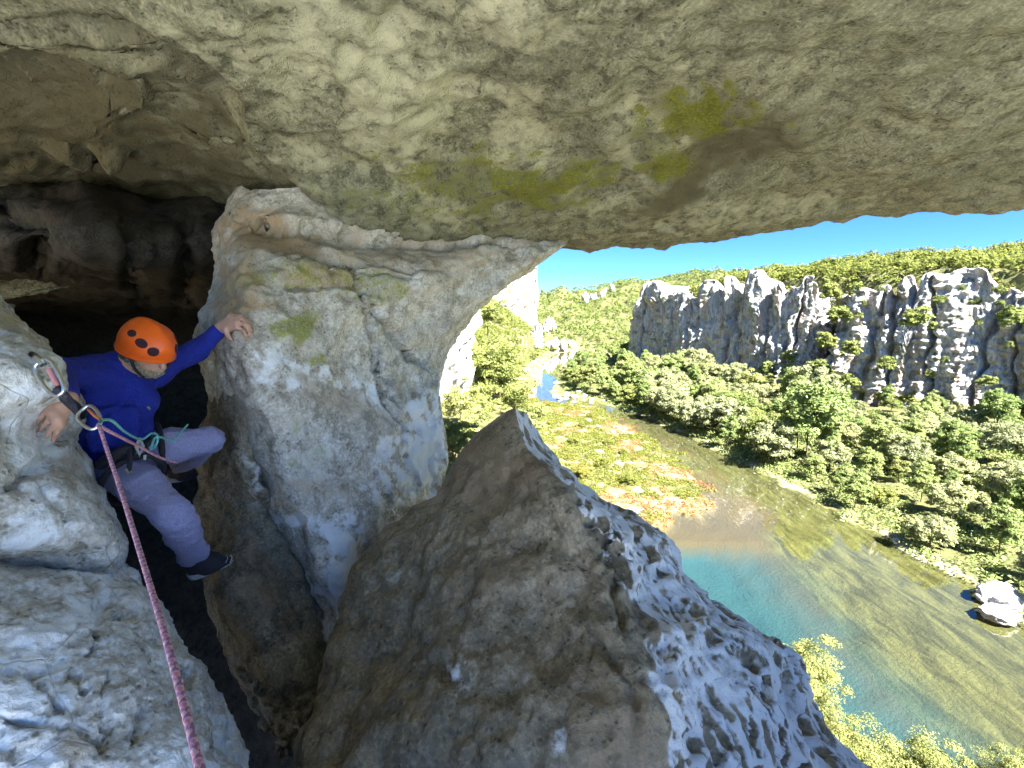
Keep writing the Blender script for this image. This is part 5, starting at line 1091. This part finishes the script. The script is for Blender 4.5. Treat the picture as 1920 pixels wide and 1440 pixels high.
# ------------------------------------------------------------------ rope and hardware
M_ROPE, n, b = new_mat('pink_rope'); at = attr(n, 'tw')
c = mixc(n, ramp(n, at, [(.42, 0.), (.5, 1.)]), (0.56, 0.22, 0.31), (0.64, 0.38, 0.46)); c = mixc(n, ramp(n, at, [(.80, 0.), (.86, 1.)]), c, (0.26, 0.13, 0.26))
n.links.new(c, b.inputs['Base Color']); b.inputs['Roughness'].default_value = .85
def rope(name, pts, rad, mat, label, cat='rope', n_=420, sides=16, pitch=.035):
    pts = np.array(pts, float); t = arc_param(pts[None], n_, 1); p = cr_basis(len(pts), t) @ pts
    L = np.concatenate([[0], np.cumsum(np.linalg.norm(np.diff(p, axis=0), axis=1))])
    rr_ = rad * (1 + .0 * L); v, f = tubes([(p, rr_)], sides); A = np.repeat(np.arange(sides)[None] / sides, n_, 0)
    tw = (A * 2 + L[:, None] / pitch) % 1.0; tw2 = (A * 2 - L[:, None] / pitch) % 1.0
    u = v.reshape(n_, sides, 3) - p[:, None]; v = p[:, None] + u * (1 + .06 * np.cos(tw * 2 * pi * 2) + .06 * np.cos(tw2 * 2 * pi * 2))[..., None]
    return obj(name, mesh_np(name, v.reshape(-1, 3), f, attrs=dict(tw=np.where(np.abs(tw - tw2) < .25, .9, tw))), mat, label=label, cat=cat)
zc = 1.38; zq = (near_depth(UP, 88, 705, 22) or 1.5) - .03
rope('climbing_rope', [P(392, 1500, .50), P(375, 1440, .54), P(352, 1350, .60), P(312, 1200, .74), P(270, 1060, .94), P(230, 930, 1.16), P(203, 850, 1.31), P(187, 802, zc), P(184, 796, zc + .012), P(189, 800, zc + .03), P(215, 814, 1.55), P(262, 838, 1.80), P(300, 858, 1.96), P(330, 868, 2.05)], .0050, M_ROPE, 'pink rope running from the lower left corner up to the carabiner and the harness')
rope('lanyard_cord', [P(188, 791, zc), P(196, 787, 1.45), P(212, 790, 1.55), P(232, 808, 1.72), P(252, 820, 1.9), P(266, 824, 1.97), P(276, 818, 1.985), P(286, 812, 1.98), P(296, 818, 1.975), P(292, 836, 1.97), P(284, 842, 1.975), P(290, 822, 1.965), P(302, 820, 1.98), P(322, 826, 2.11), P(338, 812, 2.19), P(352, 796, 2.24)], .0045, M_CORD, 'thin turquoise cord knotted at the harness and clipped to the carabiner', 'cord', 300, 10)
def d_ring(c, along, across, L, Wd, rad, name, mat, parent):
    u = np.linspace(0, 2 * pi, 33)[:-1]; x = np.cos(u); y = np.sin(u); x = np.sign(x) * np.abs(x) ** .8; y = np.sign(y) * np.abs(y) ** .6
    pts = c + x[:, None] * along * L / 2 + (y * (1 - .18 * x))[:, None] * across * Wd / 2; pts = np.concatenate([pts, pts[:1]])
    v, f = tubes([(pts, [rad] * len(pts))], 8); return obj(name, mesh_np(name, v, f), mat, parent)
qd = empty('quickdraw', tuple(P(76, 680, zq)), label='quickdraw of two carabiners and a black sling hanging from the left block', cat='quickdraw')
inv = Matrix.Translation(-Vector(P(76, 680, zq)))
u1 = nz(P(112, 738, zq - .01) - P(74, 678, zq)); a1_ = nz(np.cross(u1, ST_)); u2 = nz(P(186, 802, zc) - P(150, 762, 1.43)); a2_ = nz(np.cross(u2, ST_) + .5 * ST_)
for o in [d_ring((P(112, 738, zq - .01) + P(76, 680, zq)) / 2, u1, a1_, .125, .058, .0055, 'carabiner', M_ALU, qd), d_ring((P(186, 802, zc) + P(152, 766, 1.43)) / 2, u2, a2_, .105, .050, .0052, 'carabiner', M_ALU, qd)]: o.matrix_parent_inverse = inv
o = obj('gate', tubes_mesh([[P(166, 768, 1.405), P(178, 780, 1.395), P(187, 786, 1.395)]], .0045), M_ORMET, qd); o.matrix_parent_inverse = inv
o = obj('sling', tubes_mesh([[P(106, 726, zq - .01), P(122, 742, min(1.455, zq)), P(140, 758, 1.44), P(158, 778, 1.425)], [P(104, 732, zq - .005), P(120, 748, min(1.465, zq)), P(136, 764, 1.45), P(155, 782, 1.435)]], .011), M_BLACK, qd); o.matrix_parent_inverse = inv
o = obj('tape', tubes_mesh([[P(92, 692, zq - .01), P(100, 708, zq - .01), P(109, 724, zq - .01)]], .0085), simple('pink_tape', (.45, .20, .22), .8), qd); o.matrix_parent_inverse = inv
bo_ = empty('bolt_hanger', tuple(P(72, 672, zq)), label='steel bolt hanger on the edge of the left block holding the quickdraw', cat='bolt'); invb = Matrix.Translation(-Vector(P(72, 672, zq)))
for nm, pts, rd in [('hanger_plate', [P(58, 664, zq + .02), P(70, 672, zq), P(82, 684, zq)], .010), ('bolt_head', [P(60, 664, zq + .04), P(60, 665, zq - .005)], .009)]:
    o = obj(nm, tubes_mesh([pts], rd), M_ALU, bo_); o.matrix_parent_inverse = invb
